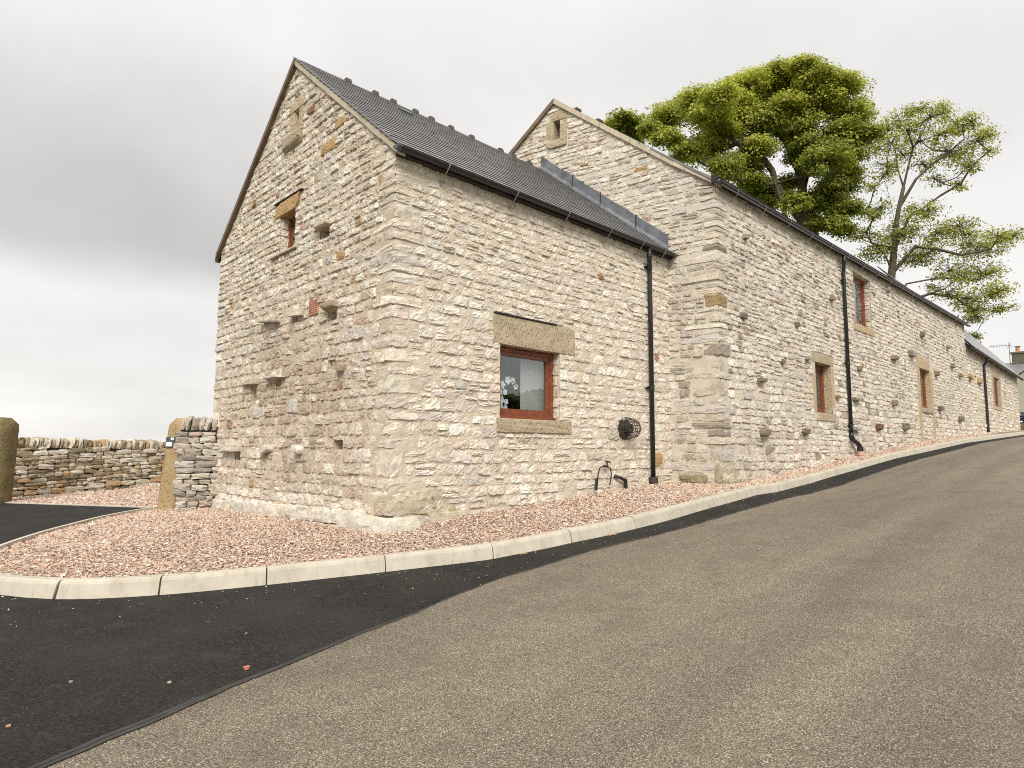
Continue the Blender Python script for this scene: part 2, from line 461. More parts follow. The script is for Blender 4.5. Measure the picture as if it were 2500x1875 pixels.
def col_mat(name, rough=.85, bmp=.3):
    m, t, b = newmat(name); p = geopos(t)
    f = ramp(t, noise(t, p, 90, 3), .3, .7, .8, 1.15)
    cc = t.nodes.new('ShaderNodeCombineColor')
    for i in range(3): t.links.new(f, cc.inputs[i])
    t.links.new(mixc(t, 1.0, colattr(t), cc.outputs[0], 'MULTIPLY'), b.inputs['Base Color']); b.inputs['Roughness'].default_value = rough
    return m
M['pebble'] = col_mat('pebble')
def leaf_mat():
    m = bpy.data.materials.new('leaf'); m.use_nodes = True; t = m.node_tree; b = t.nodes['Principled BSDF']
    c = colattr(t); t.links.new(c, b.inputs['Base Color']); b.inputs['Roughness'].default_value = .55; b.inputs['Specular IOR Level'].default_value = .3
    tr = t.nodes.new('ShaderNodeBsdfTranslucent')
    t.links.new(mixc(t, 1.0, c, (1.0, 1.15, .5), 'MULTIPLY'), tr.inputs[0])
    mx = t.nodes.new('ShaderNodeMixShader'); mx.inputs[0].default_value = .42
    o = t.nodes['Material Output']
    t.links.new(b.outputs[0], mx.inputs[1]); t.links.new(tr.outputs[0], mx.inputs[2]); t.links.new(mx.outputs[0], o.inputs[0])
    return m
M['leaf'] = leaf_mat()
M['bark'] = plain('bark', (.085, .068, .045), .9, 0, .3, 3, .6, 14, .05)
M['grass'] = plain('rough_grass', (.07, .10, .03), .95, 0, .35, .8, .6, 9, .05)
M['render'] = plain('roughcast', (.40, .37, .31), .95, 0, .1, 2, .4, 40, .01)
M['chimney'] = plain('chimney_stone', (.13, .115, .085), .9, 0, .35, 6, .5, 20, .02)
M['carpaint'] = plain('dark_blue_paint', (.012, .016, .035), .22)
M['carglass'] = plain('car_glass', (.05, .06, .065), .08)
M['redlens'] = plain('red_lens', (.35, .02, .02), .25)
M['rubber'] = plain('tyre_rubber', (.02, .02, .02), .85)
M['alu'] = plain('aluminium', (.35, .35, .36), .4, .8)
M['moss'] = plain('mossy_stone', (.13, .14, .06), .95, 0, .3, 5, .5, 30, .02)
M['stick'] = plain('dead_twig', (.34, .20, .10), .9)

# ------------------------------------------------------------------ terrain
GX = [-60, -12, -6, -3, 0, 1.06, 2.74, 4.2, 6, 7, 9, 11.45, 15, 22.6, 29.8, 43, 80, 140]
GV = [-.9, -.22, -.2, -.12, -.02, .08, .17, .27, .36, .36, .44, .62, .9, 1.38, 1.68, 2.2, 3.2, 3.6]
def G(x): return np.interp(x, GX, GV)
def gravel_z(x, y): return G(x) - .02 * np.clip(y, 0, 6)
def road_z(x, y): return G(x) - .14 - .004 * np.clip(-y - 3, 0, 4)
def catmull(P, step):
    P = np.array(P, float); Q = np.vstack([2 * P[0] - P[1], P, 2 * P[-1] - P[-2]]); out = []
    for i in range(1, len(Q) - 2):
        n = max(2, int(np.linalg.norm(Q[i + 1] - Q[i]) / step))
        for t in np.arange(n) / n:
            a, b, c, d = Q[i - 1], Q[i], Q[i + 1], Q[i + 2]
            out.append(.5 * ((2 * b) + (c - a) * t + (2 * a - 5 * b + 4 * c - d) * t * t + (3 * b - a - 3 * c + d) * t ** 3))
    out.append(P[-1]); return np.array(out)
EDG = catmull([(-.62, 6.74), (-1.18, 6.44), (-1.82, 5.84), (-2.58, 4.68), (-3.03, 3.88), (-3.47, 2.91), (-3.74, 2.1), (-3.84, 1.4)], .1)
KERB = catmull([(-3.84, 1.4), (-3.72, .62), (-3.32, -.22), (-2.72, -.70), (-2.12, -.98), (-1.43, -1.24), (-.67, -1.5), (.1, -1.74), (1.06, -1.97), (2.2, -2.03),
                (4.1, -1.97), (5.4, -1.88), (7.5, -1.70), (9.9, -1.56), (14.3, -1.60), (19.6, -1.76), (26, -1.9), (36, -2.0), (52, -2.0)], .08)
NEWLINE = catmull([(-14, -6.6), (-6, -4.25), (-4.1, -3.62), (-3.67, -3.47), (-3.14, -3.3), (-2.46, -3.08), (-1.69, -2.87), (-1.07, -2.68), (-.25, -2.51), (.71, -2.50), (2.15, -2.58),
                   (5.03, -2.56), (8.3, -2.36), (12, -2.25), (20, -2.40), (45, -2.62), (52, -2.6)], .09)
def inpoly(P, poly):
    x, y = P[:, 0], P[:, 1]; r = np.zeros(len(P), bool); n = len(poly); j = n - 1
    for i in range(n):
        xi, yi = poly[i]; xj, yj = poly[j]
        c = ((yi > y) != (yj > y)) & (x < (xj - xi) * (y - yi) / (yj - yi + 1e-12) + xi)
        r ^= c; j = i
    return r
def fill(name, poly, zf, mat, spacing=.6, kind='structure', jit=0.0):
    poly = np.asarray(poly, float); lo, hi = poly.min(0), poly.max(0)
    gx, gy = np.meshgrid(np.arange(lo[0], hi[0], spacing), np.arange(lo[1], hi[1], spacing)); Pn = np.stack([gx.ravel(), gy.ravel()], 1)
    Pn = Pn[inpoly(Pn, poly)]
    V = [Vector(p) for p in poly] + [Vector(p) for p in Pn]
    r = delaunay_2d_cdt(V, [], [list(range(len(poly)))], 1, 1e-5)
    P2 = np.array([(v.x, v.y) for v in r[0]])
    z = zf(P2[:, 0], P2[:, 1])
    o = mobj(name, np.column_stack([P2, z]), [tuple(f) for f in r[2]], mat, None, (0, 0, 0), None, True)
    return tag(o, kind=kind)
# far ground: a sheet that reaches the horizon
_r = np.concatenate([np.linspace(0, 120, 41), np.geomspace(135, 4000, 16)])
_a = np.linspace(0, 2 * math.pi, 73)[:-1]
gv = [(x, y, G(x) - .45 - max(0, (math.hypot(x, y) - 110)) * .006) for rr in _r for x, y in [(rr * math.cos(a), rr * math.sin(a)) for a in _a]]
gf = [(i * 72 + k, (i + 1) * 72 + k, (i + 1) * 72 + (k + 1) % 72, i * 72 + (k + 1) % 72) for i in range(len(_r) - 1) for k in range(72)]
tag(mobj('ground', gv, gf, M['grass'], None, (0, 0, 0), None, True), kind='structure')
# the worn road
xs = np.concatenate([np.arange(-40, 0, 1.0), np.arange(0, 95, .8)]); ys = np.linspace(-14, 1.5, 32)
rv = [(x, y, float(road_z(x, y))) for x in xs for y in ys]
rf = [(i * 32 + k, (i + 1) * 32 + k, (i + 1) * 32 + k + 1, i * 32 + k + 1) for i in range(len(xs) - 1) for k in range(31)]
tag(mobj('road', rv, rf, M['asphalt_old'], None, (0, 0, 0), None, True), kind='structure')
# new tarmac apron and drive
_jr = np.random.RandomState(17); _j = np.convolve(_jr.randn(len(NEWLINE)), np.ones(3) / 3, 'same') * .014
NEWLINE = NEWLINE + np.column_stack([0 * _j, _j])
poly_t = list(NEWLINE) + [(52, -2.02)] + [tuple(p + np.array([0, -.03])) for p in KERB[::-1][1:]] + list(EDG[::-1][1:]) + [(-.74, 6.80), (-2.75, 11.25), (-14, 11.4)]
fill('tarmac_drive', poly_t, lambda x, y: road_z(x, y) + .012 + .0 * y, M['asphalt_new'], .5)
# bitumen sealing strip where new meets old
_rj = np.random.RandomState(17)
nl = NEWLINE
tn = np.gradient(nl, axis=0); tn /= np.linalg.norm(tn, axis=1)[:, None]; nn = np.stack([-tn[:, 1], tn[:, 0]], 1)
rs = np.random.RandomState(5)
wd = .006 + .022 * np.convolve(rs.rand(len(nl)), np.ones(5) / 5, 'same')
a = nl - nn * (.010 + .5 * wd[:, None]); b_ = nl + nn * wd[:, None]
fadew = np.interp(nl[:, 0], [-3.6, -1.5], [1, 0.12]); b_ = a + (b_ - a) * fadew[:, None]
sv = np.vstack([np.column_stack([a, road_z(a[:, 0], a[:, 1]) + .006]), np.column_stack([b_, road_z(b_[:, 0], b_[:, 1]) + .0160])])
n_ = len(nl)
tag(mobj('bitumen_joint', sv, [(i, i + 1, n_ + i + 1, n_ + i) for i in range(n_ - 1)], M['bitumen'], None, (0, 0, 0), None, True), kind='structure')
# gravel strip in front of the barns and the yard behind the gateway
GRAVEL = [tuple(p) for p in KERB] + [(52, -.6), (29.3, -.75), (6.9, -.75), (6.76, .15), (.15, .15), (.15, 5.9), (-.1, 6.1), (-.5, 6.4), (-.6, 6.7)] + [tuple(p) for p in EDG[1:-1]]
fill('gravel_strip', GRAVEL, lambda x, y: gravel_z(x, y) - .035, M['gravel'], .4)
YARD = [(-2.75, 11.3), (-.76, 6.84), (-.1, 6.25), (9, 6.25), (14, 16), (-12, 13.6), (-12, 11.5)]
fill('gravel_yard', YARD, lambda x, y: gravel_z(x, y) - .0, M['gravel'], .6)

fill('upper_yard', [(43.8, -2.0), (100, -2.2), (100, 16), (43.8, 16)], lambda x, y: G(x) - .06, M['asphalt_old'], 3.0)

def sweep(path, prof, z_of, off=0.0):
    """sweep a closed (n, z) profile along a plan path; n points to the right of travel"""
    P = np.asarray(path, float); t = np.gradient(P, axis=0); t /= np.linalg.norm(t, axis=1)[:, None]
    nr = np.stack([t[:, 1], -t[:, 0]], 1); V = []; m = len(prof)
    for p, n, in zip(P, nr):
        z0 = float(z_of(p[0], p[1]))
        for (a, h) in prof: V.append((p[0] + n[0] * a, p[1] + n[1] * a, z0 + h))
    F = [(i * m + k, (i + 1) * m + k, (i + 1) * m + (k + 1) % m, i * m + (k + 1) % m) for i in range(len(P) - 1) for k in range(m)]
    F += [tuple(range(m))[::-1], tuple((len(P) - 1) * m + k for k in range(m))]
    return V, F
kz = lambda x, y: gravel_z(x, y)
PROF = [(-.005, -.32), (-.005, .004), (.0, .012), (.085, .012), (.105, .002), (.118, -.02), (.150, -.13), (.152, -.32)]
PIN = [(.006, -.31), (.006, -.004), (.08, -.004), (.104, -.03), (.136, -.13), (.138, -.31)]
sV, sF = sweep(KERB, PIN, kz)
kerb = tag(mobj('kerb', sV, sF, M['bitumen'], None, (0, 0, 0)), kind='structure')
arc = np.concatenate([[0], np.cumsum(np.linalg.norm(np.diff(KERB, axis=0), axis=1))])
def arc_near(x): 
    i = np.argmin(np.abs(KERB[12:, 0] - x)) + 12; return arc[i]
joints = [0.0, arc_near(-3.34), arc_near(-2.69), arc_near(-1.98), arc_near(-.95), arc_near(.10), arc_near(1.06), arc_near(2.2)]
while joints[-1] < arc[-1] - 1.2: joints.append(joints[-1] + 1.12)
rk = random.Random(3)
for j0, j1 in zip(joints[:-1], joints[1:]):
    s = np.linspace(j0 + .005, j1 - .005, 7)
    pth = np.stack([np.interp(s, arc, KERB[:, 0]), np.interp(s, arc, KERB[:, 1])], 1)
    jz = rk.uniform(-.004, .005)
    V, F = sweep(pth, PROF, lambda x, y: kz(x, y) + jz)
    c0 = np.mean(V, axis=0)
    mobj('kerb_stone', V, F, M['kerb'], kerb, tuple(c0))
V, F = sweep(EDG, [(-.05, -.2), (-.05, .03), (.0, .03), (.0, -.2)], kz)
tag(mobj('drive_edging', V, F, M['edging'], None, (0, 0, 0)), kind='structure')
V, F = sweep(np.array([(-.70, 6.75), (-1.7, 8.95), (-2.75, 11.25), (-6, 11.4), (-12, 11.5)]), [(-.04, -.2), (-.04, .006), (.03, .006), (.03, -.2)], lambda x, y: gravel_z(x, y) + .004)
tag(mobj('threshold_edging', V, F, M['edging'], None, (0, 0, 0)), kind='structure')

# ------------------------------------------------------------------ loose stone chippings
OCT = np.array([(1, 0, 0), (-1, 0, 0), (0, 1, 0), (0, -1, 0), (0, 0, 1), (0, 0, -1)], float)
OCF = np.array([(0, 2, 4), (2, 1, 4), (1, 3, 4), (3, 0, 4), (2, 0, 5), (1, 2, 5), (3, 1, 5), (0, 3, 5)])
PEBC = np.array([(.60, .42, .31), (.66, .52, .40), (.52, .33, .235), (.66, .57, .49), (.42, .27, .21), (.70, .63, .56), (.36, .30, .27), (.62, .46, .30), (.25, .19, .15), (.58, .46, .36)])
PEBW = np.array([.2, .17, .14, .11, .10, .06, .06, .08, .03, .05])
def pebbles(name, P, size, mat, rs, kind='stuff', squash=.62):
    n = len(P)
    V = OCT[None] * (1 + .35 * (rs.rand(n, 6, 1) - .5)) + .18 * rs.randn(n, 6, 3)
    sc = size[:, None] * np.exp(.36 * rs.randn(n, 3)); sc[:, 2] *= squash
    V = V * sc[:, None, :]
    an = rs.rand(n) * 6.283; ca, sa = np.cos(an), np.sin(an)
    tl = rs.randn(n) * .35
    x, y, z = V[..., 0], V[..., 1], V[..., 2]
    y, z = y * np.cos(tl)[:, None] - z * np.sin(tl)[:, None], y * np.sin(tl)[:, None] + z * np.cos(tl)[:, None]
    W = np.stack([x * ca[:, None] - y * sa[:, None], x * sa[:, None] + y * ca[:, None], z], -1) + P[:, None, :]
    F = (OCF[None] + 6 * np.arange(n)[:, None, None]).reshape(-1, 3)
    ci = rs.choice(len(PEBC), n, p=PEBW / PEBW.sum()); C = .86 * PEBC[ci] * np.exp(.13 * rs.randn(n, 1)) * np.exp(.04 * rs.randn(n, 3))
    C = np.clip(np.repeat(C, 6, 0), 0, .85)
    o = mobj(name, W.reshape(-1, 3), F, mat, None, (0, 0, 0), C)
    return tag(o, kind=kind)
rs = np.random.RandomState(11)
gp_ = np.array(GRAVEL)
def scatter(n, x0, x1, y0, y1, poly):
    P = np.column_stack([rs.uniform(x0, x1, n), rs.uniform(y0, y1, n)]); return P[inpoly(P, poly)]
A = scatter(150000, -3.9, 7.0, -2.1, 7.0, gp_)
keep = ~((A[:, 0] > .1) & (A[:, 1] > .05)); A = A[keep]
Bp = scatter(26000, 7.0, 16, -2.0, -.85, gp_)
Cp = scatter(14000, 16, 30, -2.1, -.8, gp_)
Pg = np.vstack([A, Bp, Cp]); d_ = np.hypot(Pg[:, 0] - CAM[0], Pg[:, 1] - CAM[1])
sz = (.0105 + .005 * rs.rand(len(Pg))) * np.clip(d_ / 8.5, .95, 2.0)
zz = gravel_z(Pg[:, 0], Pg[:, 1]) - .028 + .018 * rs.rand(len(Pg)) + .010 * np.sin(Pg[:, 0] * 3.1) * np.sin(Pg[:, 1] * 2.7)
tag(pebbles('gravel', np.column_stack([Pg, zz]), sz, M['pebble'], rs), 'pink and beige stone chippings spread between barns and kerb', 'gravel')
Yp = scatter(16000, -4, 3, 6.4, 13.6, np.array(YARD))
tag(pebbles('yard_gravel', np.column_stack([Yp, gravel_z(Yp[:, 0], Yp[:, 1]) + .005]), .022 + .008 * rs.rand(len(Yp)), M['pebble'], rs), 'pink chippings of the yard beyond the gateposts', 'gravel')
# strays that rolled onto the tarmac
n = 5200
sp = np.column_stack([rs.uniform(-4.2, 9, n), rs.uniform(-4.2, 2, n)])
kd = np.min(np.hypot(sp[:, None, 0] - KERB[None, ::6, 0], sp[:, None, 1] - KERB[None, ::6, 1]), 1)
ok = ~inpoly(sp, gp_) & (rs.rand(n) < np.exp(-(kd - .15) / .45)) & (kd > .17)
sp = sp[ok]
tag(pebbles('stray_chippings', np.column_stack([sp, road_z(sp[:, 0], sp[:, 1]) + .018]), .0028 + .005 * rs.rand(len(sp)) ** 3, M['pebble'], rs), 'scattered small chippings lying on the dark tarmac', 'gravel')

# ------------------------------------------------------------------ rough masonry
class Frame:
    def __init__(s, O, U, V, N): s.O, s.U, s.V, s.N = [np.array(a, float) for a in (O, U, V, N)]
    def P(s, u, v, w=0.0):
        u = np.asarray(u, float)[..., None]; v = np.asarray(v, float)[..., None]; w = np.asarray(w, float)[..., None]
        return s.O + u * s.U + v * s.V + w * s.N
    def box(s, mb, u0, u1, v0, v1, w0, w1):
        V = [s.P(u, v, w) for w in (w0, w1) for (u, v) in ((u0, v0), (u1, v0), (u1, v1), (u0, v1))]
        mb.add(V, [(0, 3, 2, 1), (4, 5, 6, 7), (0, 1, 5, 4), (1, 2, 6, 5), (2, 3, 7, 6), (3, 0, 4, 7)]); return mb
def cam_area(P):
    """size in the picture of a quad (N,4,3)"""
    v = P - CAM; z = np.maximum(v @ _F, .1); x = v @ _R / z; y = v @ _U / z
    return .5 * np.abs((x[:, 2] - x[:, 0]) * (y[:, 3] - y[:, 1]) - (x[:, 3] - x[:, 1]) * (y[:, 2] - y[:, 0]))
def layout(rs, u0f, u1f, courses, openings, roof=None, asp=(1.0, 2.6), ground=None, split=.16):
    """coursed rubble: list of quads ((u,v) x 4) inside the wall face"""
    Q = []
    for k in range(len(courses) - 1):
        va, vb = courses[k], courses[k + 1]; segs = [(u0f(k), u1f(k), va, vb)]
        for (a, b, c, d) in openings:
            out = []
            for (s0, s1, t0, t1) in segs:
                if s1 <= a or s0 >= b or t1 <= c or t0 >= d: out.append((s0, s1, t0, t1)); continue
                if s0 < a: out.append((s0, a, t0, t1))
                if s1 > b: out.append((b, s1, t0, t1))
                m0, m1 = max(s0, a), min(s1, b)
                if t0 < c - .035: out.append((m0, m1, t0, c))
                if t1 > d + .035: out.append((m0, m1, d, t1))
            segs = out
        for (s0, s1, t0, t1) in segs:
            h = t1 - t0; u = s0
            while u < s1 - .03:
                w = max(.09, h * (asp[0] + (asp[1] - asp[0]) * rs.rand() ** 1.4)); w = min(w, .62)
                if s1 - (u + w) < max(.09, h * .7): w = s1 - u if s1 - u < .5 else (s1 - u) * rs.uniform(.42, .58)
                if h > .12 and rs.rand() < split and w > .16:
                    m = t0 + h * rs.uniform(.4, .62)
                    Q.append((u, u + w, t0, m)); Q.append((u, u + w, m, t1))
                else: Q.append((u, u + w, t0, t1))
                u += w
    Q = np.array(Q)
    if ground is not None: Q = Q[Q[:, 3] > ground((Q[:, 0] + Q[:, 1]) / 2) - .12]
    g = .002 + .005 * rs.rand(len(Q), 4)
    q = np.stack([np.stack([Q[:, 0] + g[:, 0], Q[:, 2] + g[:, 2]], -1), np.stack([Q[:, 1] - g[:, 1], Q[:, 2] + g[:, 2]], -1),
                  np.stack([Q[:, 1] - g[:, 1], Q[:, 3] - g[:, 3]], -1), np.stack([Q[:, 0] + g[:, 0], Q[:, 3] - g[:, 3]], -1)], 1)
    sz = np.minimum(Q[:, 1] - Q[:, 0], Q[:, 3] - Q[:, 2])
    q += (rs.rand(*q.shape) - .5) * .15 * sz[:, None, None]
    if roof is not None:
        top = np.max(np.stack([roof(q[:, i, 0]) for i in range(4)], 1), 1); q = q[(q[:, :2, 1].min(1) < top - .05)]
        for i in range(4): q[:, i, 1] = np.minimum(q[:, i, 1], roof(q[:, i, 0]) - .01)
        hh = np.maximum(q[:, 3, 1] - q[:, 0, 1], q[:, 2, 1] - q[:, 1, 1]); q = q[hh > .035]
    return q
S1 = np.array([-1, -.92, -.70, -.42, -.14, .14, .42, .70, .92, 1.0]); T1 = np.array([-1, -.86, -.5, -.17, .17, .5, .86, 1.0])
def patch(fr, q, rs, prot=(.012, .045), S=S1, T=T1, wave=None):
    """rock-faced stones over wall quads -> verts (N,nt*ns,3), faces of one stone"""
    N = len(q); ns, ntt = len(S), len(T)
    s, t = np.meshgrid(S, T); s = np.repeat(s[None], N, 0); t = np.repeat(t[None], N, 0)
    inner = (np.abs(S)[None, :] < .95) & (np.abs(T)[:, None] < .95)
    s = s + inner * (rs.rand(N, ntt, ns) - .5) * .22; t = t + inner * (rs.rand(N, ntt, ns) - .5) * .26
    # rounded, nibbled outline
    rr = np.maximum(np.abs(s), np.abs(t)); cornerness = np.abs(s * t)
    k = 1 - (.02 + .08 * rs.rand(N, 1, 1)) * cornerness ** 3
    nib = 1 - .07 * rs.rand(N, ntt, ns) * (rr > .8)
    s2, t2 = s * k * nib, t * k * nib
    a, b = (s2 + 1) / 2, (t2 + 1) / 2
    q = np.asarray(q)
    u = ((1 - a) * (1 - b))[..., None] * q[:, None, None, 0] + (a * (1 - b))[..., None] * q[:, None, None, 1] + (a * b)[..., None] * q[:, None, None, 2] + ((1 - a) * b)[..., None] * q[:, None, None, 3]
    p = prot[0] + (prot[1] - prot[0]) * rs.rand(N, 1, 1) ** 1.5
    fac = np.full_like(s, 9.0)
    for _ in range(6):
        fa = rs.randn(N, 1, 1) * .5; fb = rs.randn(N, 1, 1) * .55 - .28; fc = 1.0 + .75 * rs.rand(N, 1, 1)
        fac = np.minimum(fac, fc + fa * s + fb * t)
    w = p + np.clip(.020 * (fac - .85), -.009, .016) + (rs.rand(N, ntt, ns) - .5) * .015
    ring = np.maximum(np.abs(s), np.abs(t))
    edge = (np.abs(S)[None, :] > .95) | (np.abs(T)[:, None] > .95)
    w = np.where(edge[None], -.022, w)
    uu, vv = u[..., 0], u[..., 1]
    if wave is not None: vv = vv + wave(uu, vv)
    W = fr.P(uu, vv, w).reshape(N, ns * ntt, 3)
    F = np.array([(j * ns + i, j * ns + i + 1, (j + 1) * ns + i + 1, (j + 1) * ns + i) for j in range(ntt - 1) for i in range(ns - 1)])
    if np.cross(fr.U, fr.V) @ fr.N < 0: F = F[:, ::-1]
    return W, F
def unit_block(n):
    V = {}; F = []
    lin = np.linspace(-1, 1, n + 1)
    def vid(p):
        key = tuple(np.round(p, 5))
        if key not in V: V[key] = len(V)
        return V[key]
    for ax in range(3):
        for sg in (-1, 1):
            for i in range(n):
                for j in range(n):
                    c = []
                    for (a, b) in ((i, j), (i + 1, j), (i + 1, j + 1), (i, j + 1)):
                        p = [0, 0, 0]; p[ax] = sg; p[(ax + 1) % 3] = lin[a]; p[(ax + 2) % 3] = lin[b]; c.append(vid(p))
                    F.append(tuple(c) if sg > 0 else tuple(c[::-1]))
    return np.array(sorted(V, key=V.get)), F
UB = {n: unit_block(n) for n in (2, 3, 4, 5)}
def block(rs, half, n=4, rnd=.18, amp=.10, cuts=3):
    """a weathered block; half = half sizes; returns verts around 0 and faces"""
    P, F = UB[n]; half = np.array(half, float); P = P.copy()
    P += (np.abs(P) < .99) * (rs.rand(*P.shape) - .5) * (.7 / n)
    r = rnd * half.min(); X = P * half
    inn = np.clip(X, -(half - r), half - r); d = X - inn; l = np.linalg.norm(d, axis=1, keepdims=True)
    X = inn + np.where(l > 1e-6, d / np.maximum(l, 1e-6) * np.minimum(l, r), 0)
    for _ in range(cuts):
        nrm = rs.randn(3); nrm /= np.linalg.norm(nrm); lim = np.abs(nrm) @ half * rs.uniform(.62, .85)
        e = X @ nrm - lim; X -= np.maximum(e, 0)[:, None] * nrm * .8
    X += rs.randn(*X.shape) * amp * half.min() * .5
    return X, F
def block_obj(name, rs, c, half, mat, parent, n=4, col=None, rot=None, **kw):
    V, F = block(rs, half, n, **kw)
    if rot is not None: V = V @ np.array(rot.to_3x3()).T
    C = None if col is None else np.repeat(np.array(col)[None], len(V), 0)
    return mobj(name, V + np.array(c), F, mat, parent, tuple(c), C)
def mortar(fr, us, v0, v1, openings, roof, rs, step=.09, amp=.007, wave=None, ground=None):
    us = np.unique(np.round(np.concatenate([us] + [np.array([o[0], o[1]]) for o in openings]), 4))
    vs_ = np.unique(np.round(np.concatenate([np.arange(v0, v1 + step, step)] + [np.array([o[2], o[3]]) for o in openings]), 4))
    nu, nv = len(us), len(vs_)
    u, v = np.meshgrid(us, vs_); w = .0100 + (rs.rand(nv, nu) - .5) * 2 * amp
    if roof is not None: v = np.minimum(v, roof(u))
    V = fr.P(u, v, w).reshape(-1, 3); F = []
    for j in range(nv - 1):
        for i in range(nu - 1):
            cu, cv = (us[i] + us[i + 1]) / 2, (vs_[j] + vs_[j + 1]) / 2
            if any(a < cu < b and c < cv < d for a, b, c, d in openings): continue
            if roof is not None and vs_[j] > max(roof(us[i]), roof(us[i + 1])): continue
            F.append((j * nu + i, j * nu + i + 1, (j + 1) * nu + i + 1, (j + 1) * nu + i))
    if np.cross(fr.U, fr.V) @ fr.N < 0: F = [f[::-1] for f in F]
    return V, F
def reveals(fr, openings, mat, parent, name='reveal', back=False):
    for (a, b, c, d, dep) in openings:
        mb = MB(); e = .004
        A = [fr.P(x, y, -.0) for x, y in ((a, c), (b, c), (b, d), (a, d))]; B = [fr.P(x, y, -dep) for x, y in ((a, c), (b, c), (b, d), (a, d))]
        mb.add(A + B, [(0, 1, 5, 4), (1, 2, 6, 5), (2, 3, 7, 6), (3, 0, 4, 7)] + ([(4, 5, 6, 7)] if back else []))
        mb.build(name, mat, parent)
def courses_of(rs, spec, z0, z1):
    z = z0; out = [z]
    while z < z1:
        for lim, lo, hi in spec:
            if z < lim: break
        z += rs.uniform(lo, hi); out.append(z)
    return out
def emit(parent_of, groups, mats, budget, stuffparent):
    """groups: list of (key, W(N,V,3), F, C(N,3)). The largest in view become single stones, the rest one joined part per wall."""
    sizes = []
    for gi, (key, W, F, C) in enumerate(groups):
        n = W.shape[1]; S_, T_ = len(S1), len(T1)
        lo, hi = W.min(1), W.max(1)
        Q = np.stack([W[:, 0], W[:, S_ - 1], W[:, -1], W[:, -S_]], 1) if n == len(S1) * len(T1) else np.stack([lo, np.column_stack([hi[:, 0], hi[:, 1], lo[:, 2]]), hi, np.column_stack([lo[:, 0], lo[:, 1], hi[:, 2]])], 1)
        ar = cam_area(Q)
        sizes += [(ar[i], gi, i) for i in range(len(W))]
    sizes.sort(reverse=True)
    single = {}
    for a, gi, i in sizes[:budget]: single.setdefault(gi, set()).add(i)
    for gi, (key, W, F, C) in enumerate(groups):
        sel = single.get(gi, set()); rest = [i for i in range(len(W)) if i not in sel]; nv = W.shape[1]
        for i in sorted(sel):
            c = W[i].mean(0)
            mobj('stone', W[i], F, mats[key], parent_of[key], tuple(c), np.repeat(C[i][None], nv, 0))
        if rest:
            Wr = W[rest]; Fr = (F[None] + nv * np.arange(len(rest))[:, None, None]).reshape(-1, F.shape[1])
            o = mobj('rubble_stones', Wr.reshape(-1, 3), Fr, mats[key], parent_of[key], None, np.repeat(C[rest], nv, 0))
            tag(o, kind='stuff')
def blend(rs, base, n, var=.10, hue=.03):
    return np.clip(np.array(base)[None] * np.exp(var * rs.randn(n, 1)) * np.exp(hue * rs.randn(n, 3)), 0, .8)
PAL = dict(cream=(.685, .615, .515), pale=(.725, .67, .585), tan=(.61, .53, .43), grey=(.58, .54, .48), brown=(.42, .33, .235), rust=(.33, .175, .10), dark=(.34, .295, .235), ochre=(.46, .31, .16), pinky=(.52, .40, .33))
def pick(rs, n, weights):
    ks = list(weights); p = np.array([weights[k] for k in ks], float); p /= p.sum()
    idx = rs.choice(len(ks), n, p=p); C = np.array([PAL[k] for k in ks])[idx]
    return np.clip(C * np.exp(.075 * rs.randn(n, 1)) * np.exp(.010 * rs.randn(n, 3)), 0, .78)
def corner_stone(rs, cpt, da, na, db, nb, la, lb, z0, z1, prot, extra=0.0, batter=0.0):
    """a quoin wrapped round a corner: la along da (outward normal na), lb along db (normal nb)"""
    S = [(-1, 1.0), (-1, .93), (-1, .62), (-1, .32), (-1, .08), (0, 0), (1, .08), (1, .32), (1, .62), (1, .93), (1, 1.0)]; T = [0, .08, .3, .52, .74, .92, 1.0]
    pl = [(rs.randn() * .5, rs.randn() * .4 - .25, 1 + .7 * rs.rand()) for _ in range(6)]; V = []
    for j, tv in enumerate(T):
        for i, (sg, f) in enumerate(S):
            edge = j in (0, len(T) - 1) or i in (0, len(S) - 1)
            ff_ = f + (0 if edge or sg == 0 else (rs.rand() - .5) * .14); tt = tv + (0 if edge else (rs.rand() - .5) * .12) + (rs.randn() * .012 if edge else 0)
            sx = sg * ff_; w = prot + np.clip(max(.03, .14 * (z1 - z0 - .10)) * (min(c + a * sx + b * (2 * tt - 1) for a, b, c in pl) - .9), -.008, .02 + max(0, .1 * (z1 - z0 - .2))) + (rs.rand() - .5) * (.014 + .03 * max(0, z1 - z0 - .16))
            if edge: w = -.024 - extra if f > .2 else -.006
            w += extra * (1 - .35 * abs(2 * tt - 1) ** 3)
            z = z0 + (z1 - z0) * tt
            if sg < 0: P = cpt + da * la * ff_ + na * w
            elif sg > 0: P = cpt + db * lb * ff_ + nb * w
            else: P = cpt + (na + nb) * w * .78
            V.append((P[0], P[1], z))
    m = len(S); F = np.array([(j * m + i, j * m + i + 1, (j + 1) * m + i + 1, (j + 1) * m + i) for j in range(len(T) - 1) for i in range(m - 1)])
    return np.array(V), F
def wave_a(u, v): return .016 * np.sin(1.3 * u + 2.1 * v) + .011 * np.sin(3.7 * u - 1.9 * v + 1) + .006 * np.sin(8.3 * u + 3 * v)

